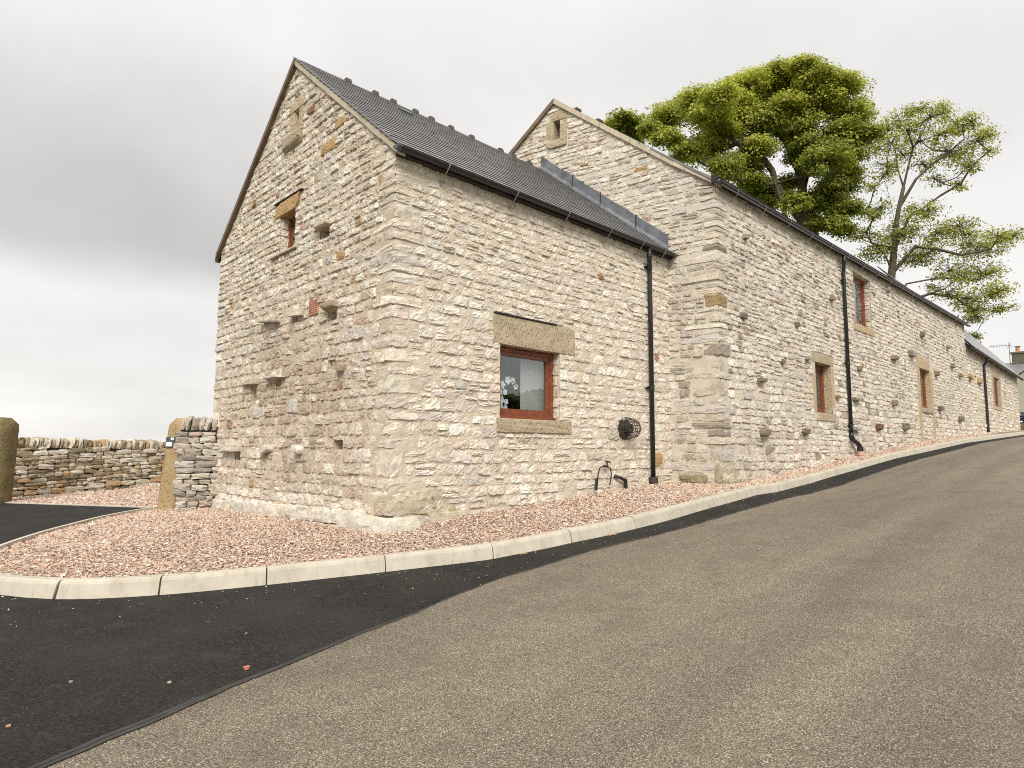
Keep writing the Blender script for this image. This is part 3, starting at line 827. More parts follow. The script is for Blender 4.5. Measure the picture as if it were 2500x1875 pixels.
# ================================================================== barn nearest the road junction
EAVE1, RIDGE_Y, RIDGE_Z = 4.93, 3.02, 7.45
def roof1(y):
    y = np.asarray(y, float); return np.minimum(EAVE1 + .835 * y, RIDGE_Z - .84 * (y - RIDGE_Y))
barn = thing('stone_barn', 'cream rubble stone barn with slate roof and gable end at the road junction', 'barn', (0, 0, 0))
fg = Frame((0, 0, 0), (0, 1, 0), (0, 0, 1), (-1, 0, 0))      # gable face
ff = Frame((0, 0, 0), (1, 0, 0), (0, 0, 1), (0, -1, 0))      # long face
rs = np.random.RandomState(21)
C1 = courses_of(rs, [(0.3, .17, .22), (1.4, .14, .23), (3.0, .115, .20), (9, .095, .165)], -.42, 7.4)
op_g = [(2.86, 3.42, 4.24, 4.90), (2.87, 3.02, 6.22, 6.60), (4.10, 4.34, 1.71, 2.08), (3.14, 3.34, 1.98, 2.10), (1.38, 1.62, 2.12, 2.26), (4.68, 4.92, .77, .92), (1.12, 1.38, .97, 1.10), (1.42, 1.66, 2.84, 2.99), (1.70, 2.00, 4.16, 4.30)]
op_f = [(1.90, 3.23, 1.44, 2.56)]
blk_g = [(2.68, 3.60, 4.90, 5.12), (2.72, 3.36, 5.97, 6.22), (3.02, 3.2, 6.22, 6.62), (2.70, 2.87, 6.22, 6.64), (2.68, 3.22, 6.62, 6.78), (1.96, 2.25, 3.01, 3.24)]
blk_f = [(1.76, 3.60, 2.56, 3.00), (1.83, 3.50, 1.235, 1.44)]
gable = thing  # placeholder, replaced below
us_g = np.arange(-.0, 6.13, .09); us_f = np.arange(0, 6.67, .095)
V, F = mortar(fg, np.append(us_g, 6.1), -.6, 7.5, op_g, roof1, rs)
gable = mobj('gable_wall', V, F, M['mortar_gable'], barn)
V, F = mortar(ff, np.append(us_f, 6.66), -.6, 4.95, op_f, None, rs)
front = mobj('front_wall', V, F, M['mortar'], barn)
mb = MB(); mb.box((6.2, 6.02, -.6), (.02, 6.1, 4.85)); mb.build('rear_wall', M['mortar'], barn)

# quoins of the corner by the junction and of the far end of the gable
quoin = []
Lf = {}; Lg = {}; Le = {}
def quoin_rows(rs, C, ztop):
    k = 0; rows = []
    while k < len(C) - 1:
        n = 2 if rs.rand() < .2 and C[min(k + 2, len(C) - 1)] - C[k] < .42 else 1
        n = min(n, len(C) - 1 - k); rows.append((k, n)); k += n
    return rows
flip = 0
for k, n in quoin_rows(rs, C1, 4.8):
    lf, lg = (rs.uniform(.34, .58), rs.uniform(.20, .3)) if flip % 2 == 0 else (rs.uniform(.20, .3), rs.uniform(.34, .55)); flip += 1
    dead = C1[k] > 4.8
    for j in range(k, k + n): Lf[j], Lg[j] = (0, 0) if dead else (lf, lg)
    if not dead: quoin.append((k, n, 'c'))
for k, n in quoin_rows(rs, C1, 4.8):
    dead = C1[k] > 4.75; le = rs.uniform(.2, .5)
    for j in range(k, k + n): Le[j] = 0 if dead else le
    if not dead: quoin.append((k, n, 'e'))
def qcol(z): 
    return pick(rs, 1, dict(cream=4, pale=3, tan=2, grey=1))[0] if z > .6 else pick(rs, 1, dict(cream=3, pale=3, grey=1))[0]
XA, YA, NXA, NYA = np.array([1.0, 0, 0]), np.array([0, 1.0, 0]), np.array([-1.0, 0, 0]), np.array([0, -1.0, 0])
for k, n, w in quoin:
    a, b = C1[k] + .003, C1[k + n] - .003; zc_ = (a + b) / 2
    if w == 'c': V, F = corner_stone(rs, np.array([0, 0, 0.]), YA, NXA, XA, NYA, Lg[k], Lf[k], a, b, rs.uniform(.013, .021)); c = (.1, .1, zc_)
    else: V, F = corner_stone(rs, np.array([0, 6.1, 0.]), XA, YA, -YA, NXA, .25, Le[k], a, b, rs.uniform(.012, .035)); c = (.05, 6.0, zc_)
    mobj('stone', V, F, M['stone'], gable, c, np.repeat(qcol(zc_)[None], len(V), 0))
gx0 = lambda k: Lg.get(k, 0.0) + .0
qg = layout(rs, gx0, lambda k: 6.1 - Le.get(k, 0), C1, op_g + blk_g, roof1, (.9, 2.1), lambda u: -.2 + 0 * u)
qf = layout(rs, lambda k: Lf.get(k, 0.0), lambda k: 6.66, C1, op_f + blk_f, lambda u: 4.96 + 0 * u, (.95, 2.3), lambda u: G(u))
Wg, FS = patch(fg, qg, rs, (.014, .032), wave=lambda u, v: .5 * wave_a(u, v) * np.clip(u / .6, 0, 1))
Wf, FSf = patch(ff, qf, rs, (.013, .028), wave=lambda u, v: .5 * wave_a(u, v) * np.clip(u / .6, 0, 1))
cg = Wg.mean(1); n = len(cg)
Cg = pick(rs, n, dict(cream=4, pale=3, tan=2.4, grey=.6, pinky=.25, rust=.05, ochre=.08))
dirt = np.exp(-(((cg[:, 1] - 2.9) / 1.9) ** 2 + ((cg[:, 2] - 1.55) / 1.3) ** 2)) * rs.uniform(.8, 1.5, n)
brn = pick(rs, n, dict(brown=5, tan=2, dark=.4)); Cg = Cg + (brn - Cg) * np.clip(dirt, 0, .85)[:, None]
low = cg[:, 2] < .25; Cg[low] = pick(rs, low.sum(), dict(pale=3, cream=2))
cf = Wf.mean(1); n = len(cf)
Cf = pick(rs, n, dict(cream=6, pale=3.4, tan=1.3, grey=.30, rust=.03))
wz = (cf[:, 0] < 1.9) & (cf[:, 2] < 2) ; ii = np.where(wz)[0][::9]; Cf[ii] = pick(rs, len(ii), dict(grey=1))
emit({'g': gable, 'f': front}, [('g', Wg, FS, Cg), ('f', Wf, FSf, Cf)], {'g': M['stone_gable'], 'f': M['stone']}, 190, barn)

# plinth course of bigger stones along the foot of the gable, and the big quoin stones low at the corner
y = .95; zt = .17
for row, (z0, z1, pr) in enumerate(((-.34, -.02, .14), (-.02, .20, .07))):
    y = .95 if row == 0 else .45
    while y < 6.0:
        L = rs.uniform(.22, .46); sl = -.03 * y
        block_obj('stone', rs, (-pr / 2 + .06, y + L / 2, (z0 + z1) / 2 + sl), (pr / 2 + .07, L / 2 - .008, (z1 - z0) / 2 - .008), M['stone'], gable, 4, pick(rs, 1, dict(pale=3, cream=2))[0], rnd=.22, amp=.09, cuts=3)
        y += L
V, F = corner_stone(rs, np.array([0, 0, 0.]), YA, NXA, XA, NYA, 1.05, .40, -.22, .14, .03, .14)
tag(mobj('stone', V, F, M['stone'], gable, (.1, .1, -.05), np.repeat(np.array([[.62, .575, .48]]), len(V), 0)), 'big pale weathered foundation stone jutting out under the corner')
V, F = corner_stone(rs, np.array([0, 0, 0.]), YA, NXA, XA, NYA, .32, 1.1, .12, .48, .012, .012)
tag(mobj('stone', V, F, M['stone_dirty'], front, (.3, .05, .3), np.repeat(np.array([[.55, .48, .36]]), len(V), 0)), 'long lichen-stained base stone beside the corner')
block_obj('stone', rs, (.95, .03, .02), (.35, .10, .12), M['stone'], front, 4, (.56, .50, .38), rnd=.3, amp=.12)
tag(block_obj('stone', rs, (6.03, .06, .76), (.19, .10, .16), M['ochre'], front, 4, (.50, .38, .2), rnd=.25, amp=.06), 'squared yellow stone beside the downpipe foot')

# dressed stone round the openings
def dressed(name, fr, u0, u1, v0, v1, w0, w1, mat, parent, n=5, rnd=.12, amp=.03, cuts=1):
    c = fr.P((u0 + u1) / 2, (v0 + v1) / 2, (w0 + w1) / 2); ext = np.abs(fr.U) * (u1 - u0) / 2 + np.abs(fr.V) * (v1 - v0) / 2 + np.abs(fr.N) * (w1 - w0) / 2
    if min(abs(fr.U[0]), abs(fr.U[1])) > .05:
        V, F = block(rs, ((u1 - u0) / 2, (v1 - v0) / 2, (w1 - w0) / 2), n, rnd, amp, cuts)
        return mobj(name, c + V[:, :1] * fr.U + V[:, 1:2] * fr.V + V[:, 2:] * fr.N, F, mat, parent, tuple(c))
    return block_obj(name, rs, c, ext, mat, parent, n, rnd=rnd, amp=amp, cuts=cuts)
lint = dressed('lintel', ff, 1.76, 3.60, 2.545, 2.985, -.2, .035, M['tooled'], front, 5, .10, .035, 0)
dressed('sill', ff, 1.83, 3.50, 1.235, 1.435, -.2, .045, M['tooled'], front, 5, .12, .035, 0)
dressed('drip_slate', ff, 1.76, 3.15, 2.993, 3.012, -.05, .05, M['dark'], front, 3, .1, .02, 0)
gl = dressed('lintel', fg, 2.66, 3.60, 4.89, 5.13, -.22, .05, M['ochre'], gable, 5, .1, .04, 2); tag(gl, 'ochre stone lintel over the slit window')
dressed('drip_slate', fg, 2.6, 3.62, 5.138, 5.155, -.05, .06, M['dark'], gable, 3, .1, .02, 0)
dressed('sill_slate', fg, 2.74, 3.72, 4.205, 4.235, -.25, .07, M['verge'], gable, 3, .1, .05, 0)
dressed('sill', fg, 2.72, 3.36, 5.98, 6.22, -.18, .10, M['tooled'], gable, 5, .3, .08, 4)
dressed('jamb', fg, 3.02, 3.19, 6.225, 6.62, -.2, .03, M['tooled_yellow'], gable, 4)
dressed('jamb', fg, 2.70, 2.865, 6.225, 6.63, -.2, .03, M['tooled'], gable, 4)
dressed('lintel', fg, 2.68, 3.22, 6.625, 6.78, -.2, .035, M['tooled_yellow'], gable, 4)
reveals(fg, [(a, b, c, d, .2) for a, b, c, d in op_g[1:]], M['mortar'], gable, 'putlog_hole', True)
reveals(fg, [(*op_g[0], .22)], M['mortar'], gable)
reveals(ff, [(*op_f[0], .24)], M['mortar'], front)
def reveal_stones(O, U, V, N, du, v0, v1, mat, parent, seed):
    r2 = np.random.RandomState(seed); fr = Frame(O, U, V, N); cs = courses_of(r2, [(99, .10, .2)], v0, v1 - .06); cs[-1] = v1
    q = layout(r2, lambda k: 0.0, lambda k: du, cs, [], None, (.9, 1.8), None, 0)
    W, Fq = patch(fr, q, r2, (.006, .022)); C = pick(r2, len(W), dict(cream=3, tan=2, pinky=1, grey=1))
    for i in range(len(W)): mobj('stone', W[i], Fq, mat, parent, tuple(W[i].mean(0)), np.repeat(C[i][None], W.shape[1], 0))
reveal_stones((3.23, -.0, 0), (0, 1, 0), (0, 0, 1), (-1, 0, 0), .15, 1.46, 2.54, M['stone'], front, 4)
reveal_stones((0, 3.42, 0), (1, 0, 0), (0, 0, 1), (0, -1, 0), .14, 4.26, 4.88, M['stone'], gable, 5)
# thin slabs and stone ends left sticking out of the gable
for (y, z, L, h, pr, tilt, col) in ((3.57, 3.10, .34, .018, .10, .12, 'dark'), (2.6, 3.10, .21, .05, .10, .05, 'tan'), (1.53, 3.06, .20, .045, .11, .0, 'brown'), (4.40, 2.14, .37, .05, .09, .02, 'tan'),
                                (3.3, 2.145, .33, .018, .11, .0, 'grey'), (1.22, 2.14, .11, .055, .09, .3, 'brown'), (5.05, .98, .40, .065, .10, .0, 'cream'), (3.53, .97, .17, .06, .10, -.1, 'pale'), (2.38, .97, .13, .055, .10, .15, 'pale'), (1.87, 4.345, .24, .03, .10, .0, 'tan')):
    block_obj('projecting_stone', rs, (-pr / 2 + .03, y, z), (pr / 2 + .06, L, h), M['stone'], gable, 3, PAL[col], Matrix.Rotation(tilt, 4, 'X'), rnd=.3, amp=.12, cuts=3)
for (y, z, hy, hz, mt, c) in ((1.45, 5.84, .17, .06, 'stone', 'ochre'), (1.78, 5.58, .26, .085, 'ochre', 'ochre'), (4.06, 1.60, .14, .105, 'stone', 'grey'), (2.70, 1.65, .16, .11, 'stone', 'grey'), (2.45, 6.42, .12, .06, 'stone', 'rust')):
    block_obj('stone', rs, (.035, y, z), (.075, hy, hz), M[mt], gable, 4, PAL[c], rnd=.2, amp=.08)
# terracotta air brick with its grid of holes
ab = MB(); fg.box(ab, 1.965, 2.245, 3.015, 3.235, -.06, .034); abo = ab.build('air_brick', M['terracotta'], gable)
hb = MB()
for i in range(7):
    for j in range(6): fg.box(hb, 1.985 + i * .036, 2.005 + i * .036, 3.035 + j * .033, 3.052 + j * .033, 0, .0355)
hb.build('air_holes', M['dark'], abo)

# windows ----------------------------------------------------------------------
def casement(fr, u0, u1, v0, v1, w, parent, fw=.09, fd=.07, sash=.06, vent=False, cill=True, label=None, split=False):
    root = MB()
    for (a, b, c, d) in ((u0, u0 + fw, v0, v1), (u1 - fw, u1, v0, v1), (u0 + fw, u1 - fw, v1 - fw, v1), (u0 + fw, u1 - fw, v0, v0 + fw)): fr.box(root, a, b, c, d, w - fd, w)
    o = root.build('window', M['wood'], parent)
    if label: tag(o, label)
    sb = MB(); a, b, c, d = u0 + fw, u1 - fw, v0 + fw, v1 - fw
    for (p, q, r_, s_) in ((a, a + sash, c, d), (b - sash, b, c, d), (a + sash, b - sash, d - sash, d), (a + sash, b - sash, c, c + sash)): fr.box(sb, p, q, r_, s_, w - fd + .01, w - .018)
    sb.build('sash', M['wood'], o)
    pn = MB(); fr.box(pn, a + sash, b - sash, c + sash, d - sash, w - fd + .02, w - fd + .026); pn.build('pane', M['glass'], o)
    if vent:
        tv = MB(); fr.box(tv, u0 + .38, u1 - .48, v1 - fw + .012, v1 - fw + .034, w, w + .014); tv.build('trickle_vent', M['wood'], o)
        for k in (.16, .62, 1.02):
            hd = MB(); fr.box(hd, u0 + k, u0 + k + .12, v1 - .03, v1 - .02, w, w + .006); hd.build('slot', M['rust'], o)
    if cill:
        cb = MB(); fr.box(cb, u0 - .0, u1 + .0, v0 - .012, v0 + .035, w - .02, w + .05); cb.build('cill', M['wood'], o)
    return o
win = casement(ff, 1.905, 3.225, 1.455, 2.555, -.115, front, .085, .07, .06, True, True, 'brown timber window below the tooled lintel')
def room(name, fr, u0, u1, v0, v1, w0, w1, parent, mat):
    P = [fr.P(u, v, w) for w in (w0, w1) for (u, v) in ((u0, v0), (u1, v0), (u1, v1), (u0, v1))]
    MB().add(P, [(4, 5, 6, 7), (0, 1, 5, 4), (1, 2, 6, 5), (2, 3, 7, 6), (3, 0, 4, 7)]).build(name, mat, parent)
room('room', ff, 1.2, 4.2, .9, 3.0, -.26, -2.4, front, M['room'])
bl = MB(); ff.box(bl, 2.62, 3.30, 1.40, 2.60, -.285, -.28); bl.build('blind', M['linen'], win)
# white orchid on the inner sill: stems and petals
orc = thing('orchid', 'white orchid in flower inside the front window', 'flower', (2.33, .34, 1.5))
st = MB()
st.tube([(2.33, .34, 1.5), (2.3, .33, 1.75), (2.34, .31, 1.98), (2.48, .30, 2.05), (2.56, .30, 1.96)], .008, 6)
st.tube([(2.33, .34, 1.5), (2.24, .34, 1.7), (2.2, .33, 1.86)], .008, 6); st.build('stem', M['stem'], orc)
for (x, z, s_) in ((2.24, 1.98, .075), (2.36, 2.06, .075), (2.47, 2.06, .065), (2.54, 1.97, .055), (2.18, 1.86, .08), (2.30, 1.87, .06), (2.22, 1.74, .08), (2.33, 1.72, .055), (2.20, 1.63, .08), (2.31, 1.62, .06)):
    pm = MB()
    for k in range(5):
        an = k * 1.2566 + x * 9; c_, n_2 = math.cos(an), math.sin(an)
        p0 = np.array([x, .31, z]); tip = p0 + s_ * np.array([c_, -.15, n_2]); sd = .42 * s_ * np.array([-n_2, 0, c_]); md = p0 + .55 * s_ * np.array([c_, -.25, n_2])
        pm.add([p0, md + sd, tip, md - sd], [(0, 1, 2), (0, 2, 3)])
    pm.build('petal', M['petal'], orc)
gw = casement(fg, 2.88, 3.40, 4.25, 4.89, -.13, gable, .05, .05, .045, False, False, 'narrow brown window in the gable slit')
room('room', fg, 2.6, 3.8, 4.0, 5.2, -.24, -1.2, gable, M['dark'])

# roof -------------------------------------------------------------------------
OV = .16
def xend(y): return 6.62 - .2 * y
def rz(y): return 5.02 + .835 * y
mb = MB()
E0, E1 = -OV, RIDGE_Y
mb.add([(-.05, E0, rz(E0) - .02), (6.7, E0, rz(E0) - .02), (6.05, E1, rz(E1) - .02), (-.05, E1, rz(E1) - .02), (-.05, E0, rz(E0) - .05), (6.7, E0, rz(E0) - .05), (6.05, E1, rz(E1) - .06), (-.05, E1, rz(E1) - .06)],
       [(0, 1, 2, 3), (4, 7, 6, 5), (0, 4, 5, 1), (3, 2, 6, 7), (0, 3, 7, 4), (1, 5, 6, 2)])
roof = mb.build('roof', M['dark'], barn)
mb = MB(); yb = 6.1 + .12; zb = rz(E1) - .84 * (yb - E1)
mb.add([(-.05, E1, rz(E1)), (6.0, E1, rz(E1)), (5.4, yb, zb), (-.05, yb, zb), (-.05, E1, rz(E1) - .05), (6.0, E1, rz(E1) - .05), (5.4, yb, zb - .05), (-.05, yb, zb - .05)], [(0, 3, 2, 1), (4, 5, 6, 7), (0, 1, 5, 4), (3, 7, 6, 2), (0, 4, 7, 3), (1, 2, 6, 5)])
mb.build('rear_slope', M['slate'], roof)
sl_ang = math.atan(.835); sd_ = np.array([0, math.cos(sl_ang), math.sin(sl_ang)]); sn_ = np.array([0, -math.sin(sl_ang), math.cos(sl_ang)])
def slate_mesh(seed):
    r2 = np.random.RandomState(seed); th = .022; L = .33
    bt = [(-.5, r2.uniform(-.004, .004)), (-.17, r2.uniform(-.005, .005)), (.17, r2.uniform(-.005, .005)), (.5, r2.uniform(-.004, .004))]
    V = [(x, y, .0) for x, y in bt] + [(.5, L, 0), (-.5, L, 0)]; V += [(x, y, th) for x, y, _ in V]
    F = [(5, 4, 3, 2, 1, 0), (6, 7, 8, 9, 10, 11), (0, 1, 7, 6), (1, 2, 8, 7), (2, 3, 9, 8), (3, 4, 10, 9), (4, 5, 11, 10), (5, 0, 6, 11)]
    return V, F
SLV = [slate_mesh(s) for s in range(6)]
SLM = [rawmesh('slate', V, F, M['slate']) for V, F in SLV]
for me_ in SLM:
    me_.materials.append(M['butt_shade'])
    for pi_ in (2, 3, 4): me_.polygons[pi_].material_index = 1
r2 = random.Random(8); slates = []
gauge = .155; nc = int((E1 - E0) / math.cos(sl_ang) / gauge)
for k in range(nc):
    s0 = k * gauge; x = -.075 + (-.12 if k % 2 else 0)
    while x < 6.75:
        w = r2.uniform(.21, .29); x0, x1 = max(x, -.075), x + w
        P = np.array([0, E0, rz(E0)]) + sd_ * s0 + sn_ * .003
        if x1 - x0 > .05 and (x0 + x1) / 2 < xend(P[1]): slates.append(((x0 + x1) / 2, P[1], P[2], x1 - x0 - .004, r2.uniform(.066, .078), r2.randrange(6), r2.uniform(-.006, .006)))
        x += w
order = sorted(range(len(slates)), key=lambda i: (slates[i][0] + 4.5) ** 2 + (slates[i][1] + 6.8) ** 2)
restv, restf = [], []
lift = .055
for rank, i in enumerate(order):
    x, y, z, w, til, vi, yaw = slates[i]
    mat3 = Matrix.Rotation(sl_ang - til, 3, 'X') @ Matrix.Rotation(yaw, 3, 'Z')
    up = sn_ * (.33 * math.sin(til) * .8)
    if rank < 295:
        o = bpy.data.objects.new('slate', SLM[vi]); put(o, roof, (x, y + up[1], z + up[2])); o.rotation_euler = mat3.to_euler(); o.scale = (w, 1, 1)
    else:
        b0 = len(restv)
        for v in SLV[vi][0]:
            q = mat3 @ Vector((v[0] * w, v[1], v[2])); restv.append((q.x + x, q.y + y + up[1], q.z + z + up[2]))
        restf += [tuple(b0 + a for a in f) for f in SLV[vi][1]]
sc_ = tag(mobj('slate_courses', restv, restf, M['slate'], roof), kind='stuff')
sc_.data.materials.append(M['butt_shade']); sc_.data.polygons.foreach_set('material_index', np.array([1 if i % 8 in (2, 3, 4) else 0 for i in range(len(restf))], dtype=np.int32))
# ridge tiles, each with a raised joint cap
x = -.07
rng2 = random.Random(2)
while x < 5.95:
    L = .46; mb = MB(); zr = rz(E1)
    for s_ in (1, -1):
        d = .15
        mb.add([(x, E1, zr + .035), (x + L, E1, zr + .035), (x + L, E1 - s_ * d, zr - d * .80 + .03), (x, E1 - s_ * d, zr - d * .80 + .03), (x, E1, zr + .008), (x + L, E1, zr + .008), (x + L, E1 - s_ * d, zr - d * .80), (x, E1 - s_ * d, zr - d * .80)],
               [(0, 1, 2, 3), (4, 7, 6, 5), (2, 6, 7, 3), (0, 3, 7, 4), (1, 5, 6, 2)])
    t_ = mb.build('ridge_tile', M['slate'], roof)
    if rng2.random() < .85:
        cb = MB(); xo = x + rng2.uniform(.0, .16); cb.add([(xo, E1 - .10, zr - .03), (xo + .10, E1 - .10, zr - .03), (xo + .10, E1 + .06, zr - .0), (xo, E1 + .06, zr - .0), (xo, E1 - .07, zr + .048), (xo + .10, E1 - .07, zr + .048), (xo + .10, E1 + .05, zr + .050), (xo, E1 + .05, zr + .050)],
               [(0, 3, 2, 1), (4, 5, 6, 7), (0, 1, 5, 4), (1, 2, 6, 5), (2, 3, 7, 6), (3, 0, 4, 7)]); cb.build('joint_cap', M['ridge'], t_)
    x += L + .004
# verge: pale mortar fillet on the near rake, dark undercloak on the far rake
mb = MB(); y0, y1 = -OV + .02, E1
nseg = 14; rv_ = np.random.RandomState(3)
for k in range(nseg):
    a = y0 + (y1 - y0) * k / nseg; b = y0 + (y1 - y0) * (k + 1) / nseg; j = rv_.uniform(-.006, .006)
    mb.add([(-.055 + j, a, rz(a) - .012), (-.055 + j, b, rz(b) - .012), (-.055 + j, b, rz(b) - .115 + j), (-.055 + j, a, rz(a) - .115 + j), (.05, a, rz(a) - .012), (.05, b, rz(b) - .012), (.05, b, rz(b) - .115 + j), (.05, a, rz(a) - .115 + j)],
           [(0, 1, 2, 3), (4, 7, 6, 5), (0, 4, 5, 1), (3, 2, 6, 7), (0, 3, 7, 4), (1, 5, 6, 2)])
mb.build('verge_mortar', M['verge'], roof)
def rz2(y): return rz(E1) - .84 * (y - E1)
mb = MB()
mb.add([(-.09, E1, rz2(E1) + .0), (-.09, yb, rz2(yb)), (-.09, yb, rz2(yb) - .10), (-.09, E1, rz2(E1) - .10), (.05, E1, rz2(E1)), (.05, yb, rz2(yb)), (.05, yb, rz2(yb) - .10), (.05, E1, rz2(E1) - .10)], [(0, 3, 2, 1), (4, 5, 6, 7), (0, 1, 5, 4), (3, 7, 6, 2), (0, 4, 7, 3), (1, 2, 6, 5)])
mb.build('verge_undercloak', M['vergewood'], roof)
# snow vent slate near the ridge
fv = Frame(np.array([1.62, 2.35, rz(2.35)]) + sn_ * .03, (1, 0, 0), sd_, sn_)
mb = MB(); fv.box(mb, 0, .26, 0, .10, 0, .035); fv.box(mb, -.04, .30, -.06, 0, 0, .012); mb.build('vent_slate', M['lead'], roof)

# gutters & pipes ---------------------------------------------------------------
def gutter(name, p0, p1, r, mat, parent, n=9, th=.006):
    p0, p1 = np.array(p0, float), np.array(p1, float); ax = p1 - p0; ax /= np.linalg.norm(ax); up = np.array([0, 0, 1.0]); sd = np.cross(ax, up); sd /= np.linalg.norm(sd)
    V = []; m = n
    for p in (p0, p1):
        for rr in (r, r - th):
            for k in range(n):
                a = math.pi * k / (n - 1); V.append(p + sd * rr * math.cos(a) - up * rr * math.sin(a))
    F = []
    for k in range(n - 1):
        F.append((k, k + 1, 2 * n + k + 1, 2 * n + k)); F.append((n + k, 3 * n + k, 3 * n + k + 1, n + k + 1))
    F += [(0, 2 * n, 3 * n, n), (n - 1, 2 * n - 1, 4 * n - 1, 3 * n - 1)]
    F.append(tuple(range(n)))
    return mobj(name, V, F, mat, parent)
gy, gz0, gz1 = -.17, rz(-OV) - .0, rz(-OV) - .0
gut = gutter('gutter', (-.10, gy, gz0), (6.78, gy, gz1 + .02), .060, M['black'], barn)
mb = MB()
mb.add([(-.118, gy + .067 * math.cos(a), gz0 + .004 - .067 * max(0, math.sin(a))) for a in np.linspace(0, math.pi, 9)] + [(-.06, gy + .067 * math.cos(a), gz0 + .004 - .067 * max(0, math.sin(a))) for a in np.linspace(0, math.pi, 9)], [tuple(range(9))[::-1]] + [(k, k + 1, k + 10, k + 9) for k in range(8)])
mb.build('stop_end', M['blackcap'], gut)
for x in (.72, 2.05, 3.25, 4.40, 5.40, 6.15, 6.52):
    mb = MB(); mb.tube([(x, gy - .068, gz0 + .01), (x, gy - .06, gz0 - .04), (x, gy - .015, gz0 - .085), (x, gy + .05, gz0 - .16), (x, gy + .08, gz0 - .20), (x, gy + .19, gz0 - .20)], .008, 6)
    mb.tube([(x - .05, gy + .11, gz0 - .20), (x + .05, gy + .11, gz0 - .215)], .008, 6); mb.build('gutter_bracket', M['zinc'], gut)
mb = MB(); mb.box((-.0, -.105, rz(-OV) - .06), (6.7, -.0, rz(-OV) - .03)); mb.build('eaves_board', M['dark'], roof)
mb = MB(); mb.box((-.05, yb - .0, rz2(yb) - .14), (5.4, yb + .13, rz2(yb) - .02)); mb.build('rear_gutter', M['black'], barn)
def pipe(px, ytop, zt, wally, zb, xoff, parent, label=None, collars=(), shoe=None, r=.044):
    y = wally - .085
    mb = MB(); ztn = zt - .36
    mb.tube([(px - xoff, ytop, zt), (px - xoff, ytop, zt - .16), (px - xoff * .85, ytop + (y - ytop) * .15, zt - .22), (px - xoff * .15, ytop + (y - ytop) * .85, ztn), (px, y, ztn - .06), (px, y, ztn - .14), (px, y, zb)], r, 14)
    o = mb.build('downpipe', M['black'], parent, None, True)
    if label: tag(o, label)
    for z in collars:
        mb = MB(); mb.lathe((px, y, z - .05), [(r, 0), (r + .012, 0), (r + .014, .015), (r + .008, .022), (r + .008, .075), (r + .014, .082), (r + .014, .1), (r, .1)]); mb.box((px - .11, y + .03, z - .02), (px - .045, y + .09, z + .02)); mb.build('collar', M['black'], o)
    mb = MB(); mb.lathe((px - xoff, ytop, zt - .155), [(r, 0), (r + .012, 0), (r + .012, .06), (r, .06)]); mb.build('outlet_socket', M['black'], o)
    return o
dp = pipe(5.80, gy, gz0 - .07, 0, .40, .13, barn, 'black downpipe at the inner corner', (4.50, 2.15), r=.044)
mb = MB(); mb.lathe((5.80, -.085, .36), [(.0, 0), (.085, 0), (.09, .05), (.09, .10), (.05, .115)]); mb.build('gully_collar', M['rust'], dp)
# balanced flue with rusty disc and wire cage
fl = thing  # reuse name below
flc = np.array([5.0, 0, 1.36]); flue = MB(); flue.lathe(flc + (0, .02, 0), [(0, .045), (.12, .05), (.19, .045), (.205, .02), (.205, -.02)], (0, -1, 0), 22)
fo = flue.build('boiler_flue', M['rust'], barn)
mb = MB(); mb.lathe(flc, [(.085, 0), (.085, .16), (.07, .16), (.0, .12)], (0, -1, 0), 16); mb.build('flue_outlet', M['dark'], fo)
mb = MB()
for k in range(20):
    a = 2 * math.pi * k / 20; c_, s_ = math.cos(a), math.sin(a)
    mb.tube([flc + (.21 * c_, -.01, .21 * s_), flc + (.18 * c_, -.16, .18 * s_), flc + (.15 * c_, -.27, .15 * s_), flc + (.05 * c_, -.31, .05 * s_)], .0045, 4)
for dd, r_ in ((-.06, .205), (-.12, .19), (-.18, .175), (-.24, .16), (-.28, .13), (-.305, .08)):
    mb.tube([flc + (r_ * math.cos(a), dd, r_ * math.sin(a)) for a in np.linspace(0, 2 * math.pi, 25)], .0045, 4)
mb.build('wire_cage', M['rust'], fo)
# outside tap with hose tails, and a drain elbow
tap = MB(); tap.tube([(4.36, -.0, .70), (4.36, -.12, .70)], .017, 8); tap.tube([(4.36, -.10, .68), (4.36, -.10, .79)], .014, 8); tap.tube([(4.31, -.10, .785), (4.45, -.10, .765)], .014, 8)
to = tap.build('garden_tap', M['rust'], barn)
MB().tube([(4.36, -.11, .68), (4.26, -.11, .71), (4.15, -.10, .66), (4.10, -.10, .52), (4.07, -.10, .40)], .011, 8).build('hose_tail', M['black'], to)
MB().tube([(4.36, -.11, .68), (4.44, -.11, .66), (4.48, -.10, .56), (4.46, -.10, .44), (4.42, -.10, .38)], .011, 8).build('hose_tail', M['black'], to)
MB().tube([(4.075, -.10, .50), (4.045, -.10, .30)], .026, 8).build('hose_grip', M['black'], to)
MB().tube([(4.66, -.02, .52), (4.72, -.08, .50), (4.92, -.08, .44)], .03, 10).tube([(4.92, -.08, .46), (4.93, -.08, .28)], .034, 10).build('drain_elbow', M['black'], barn)

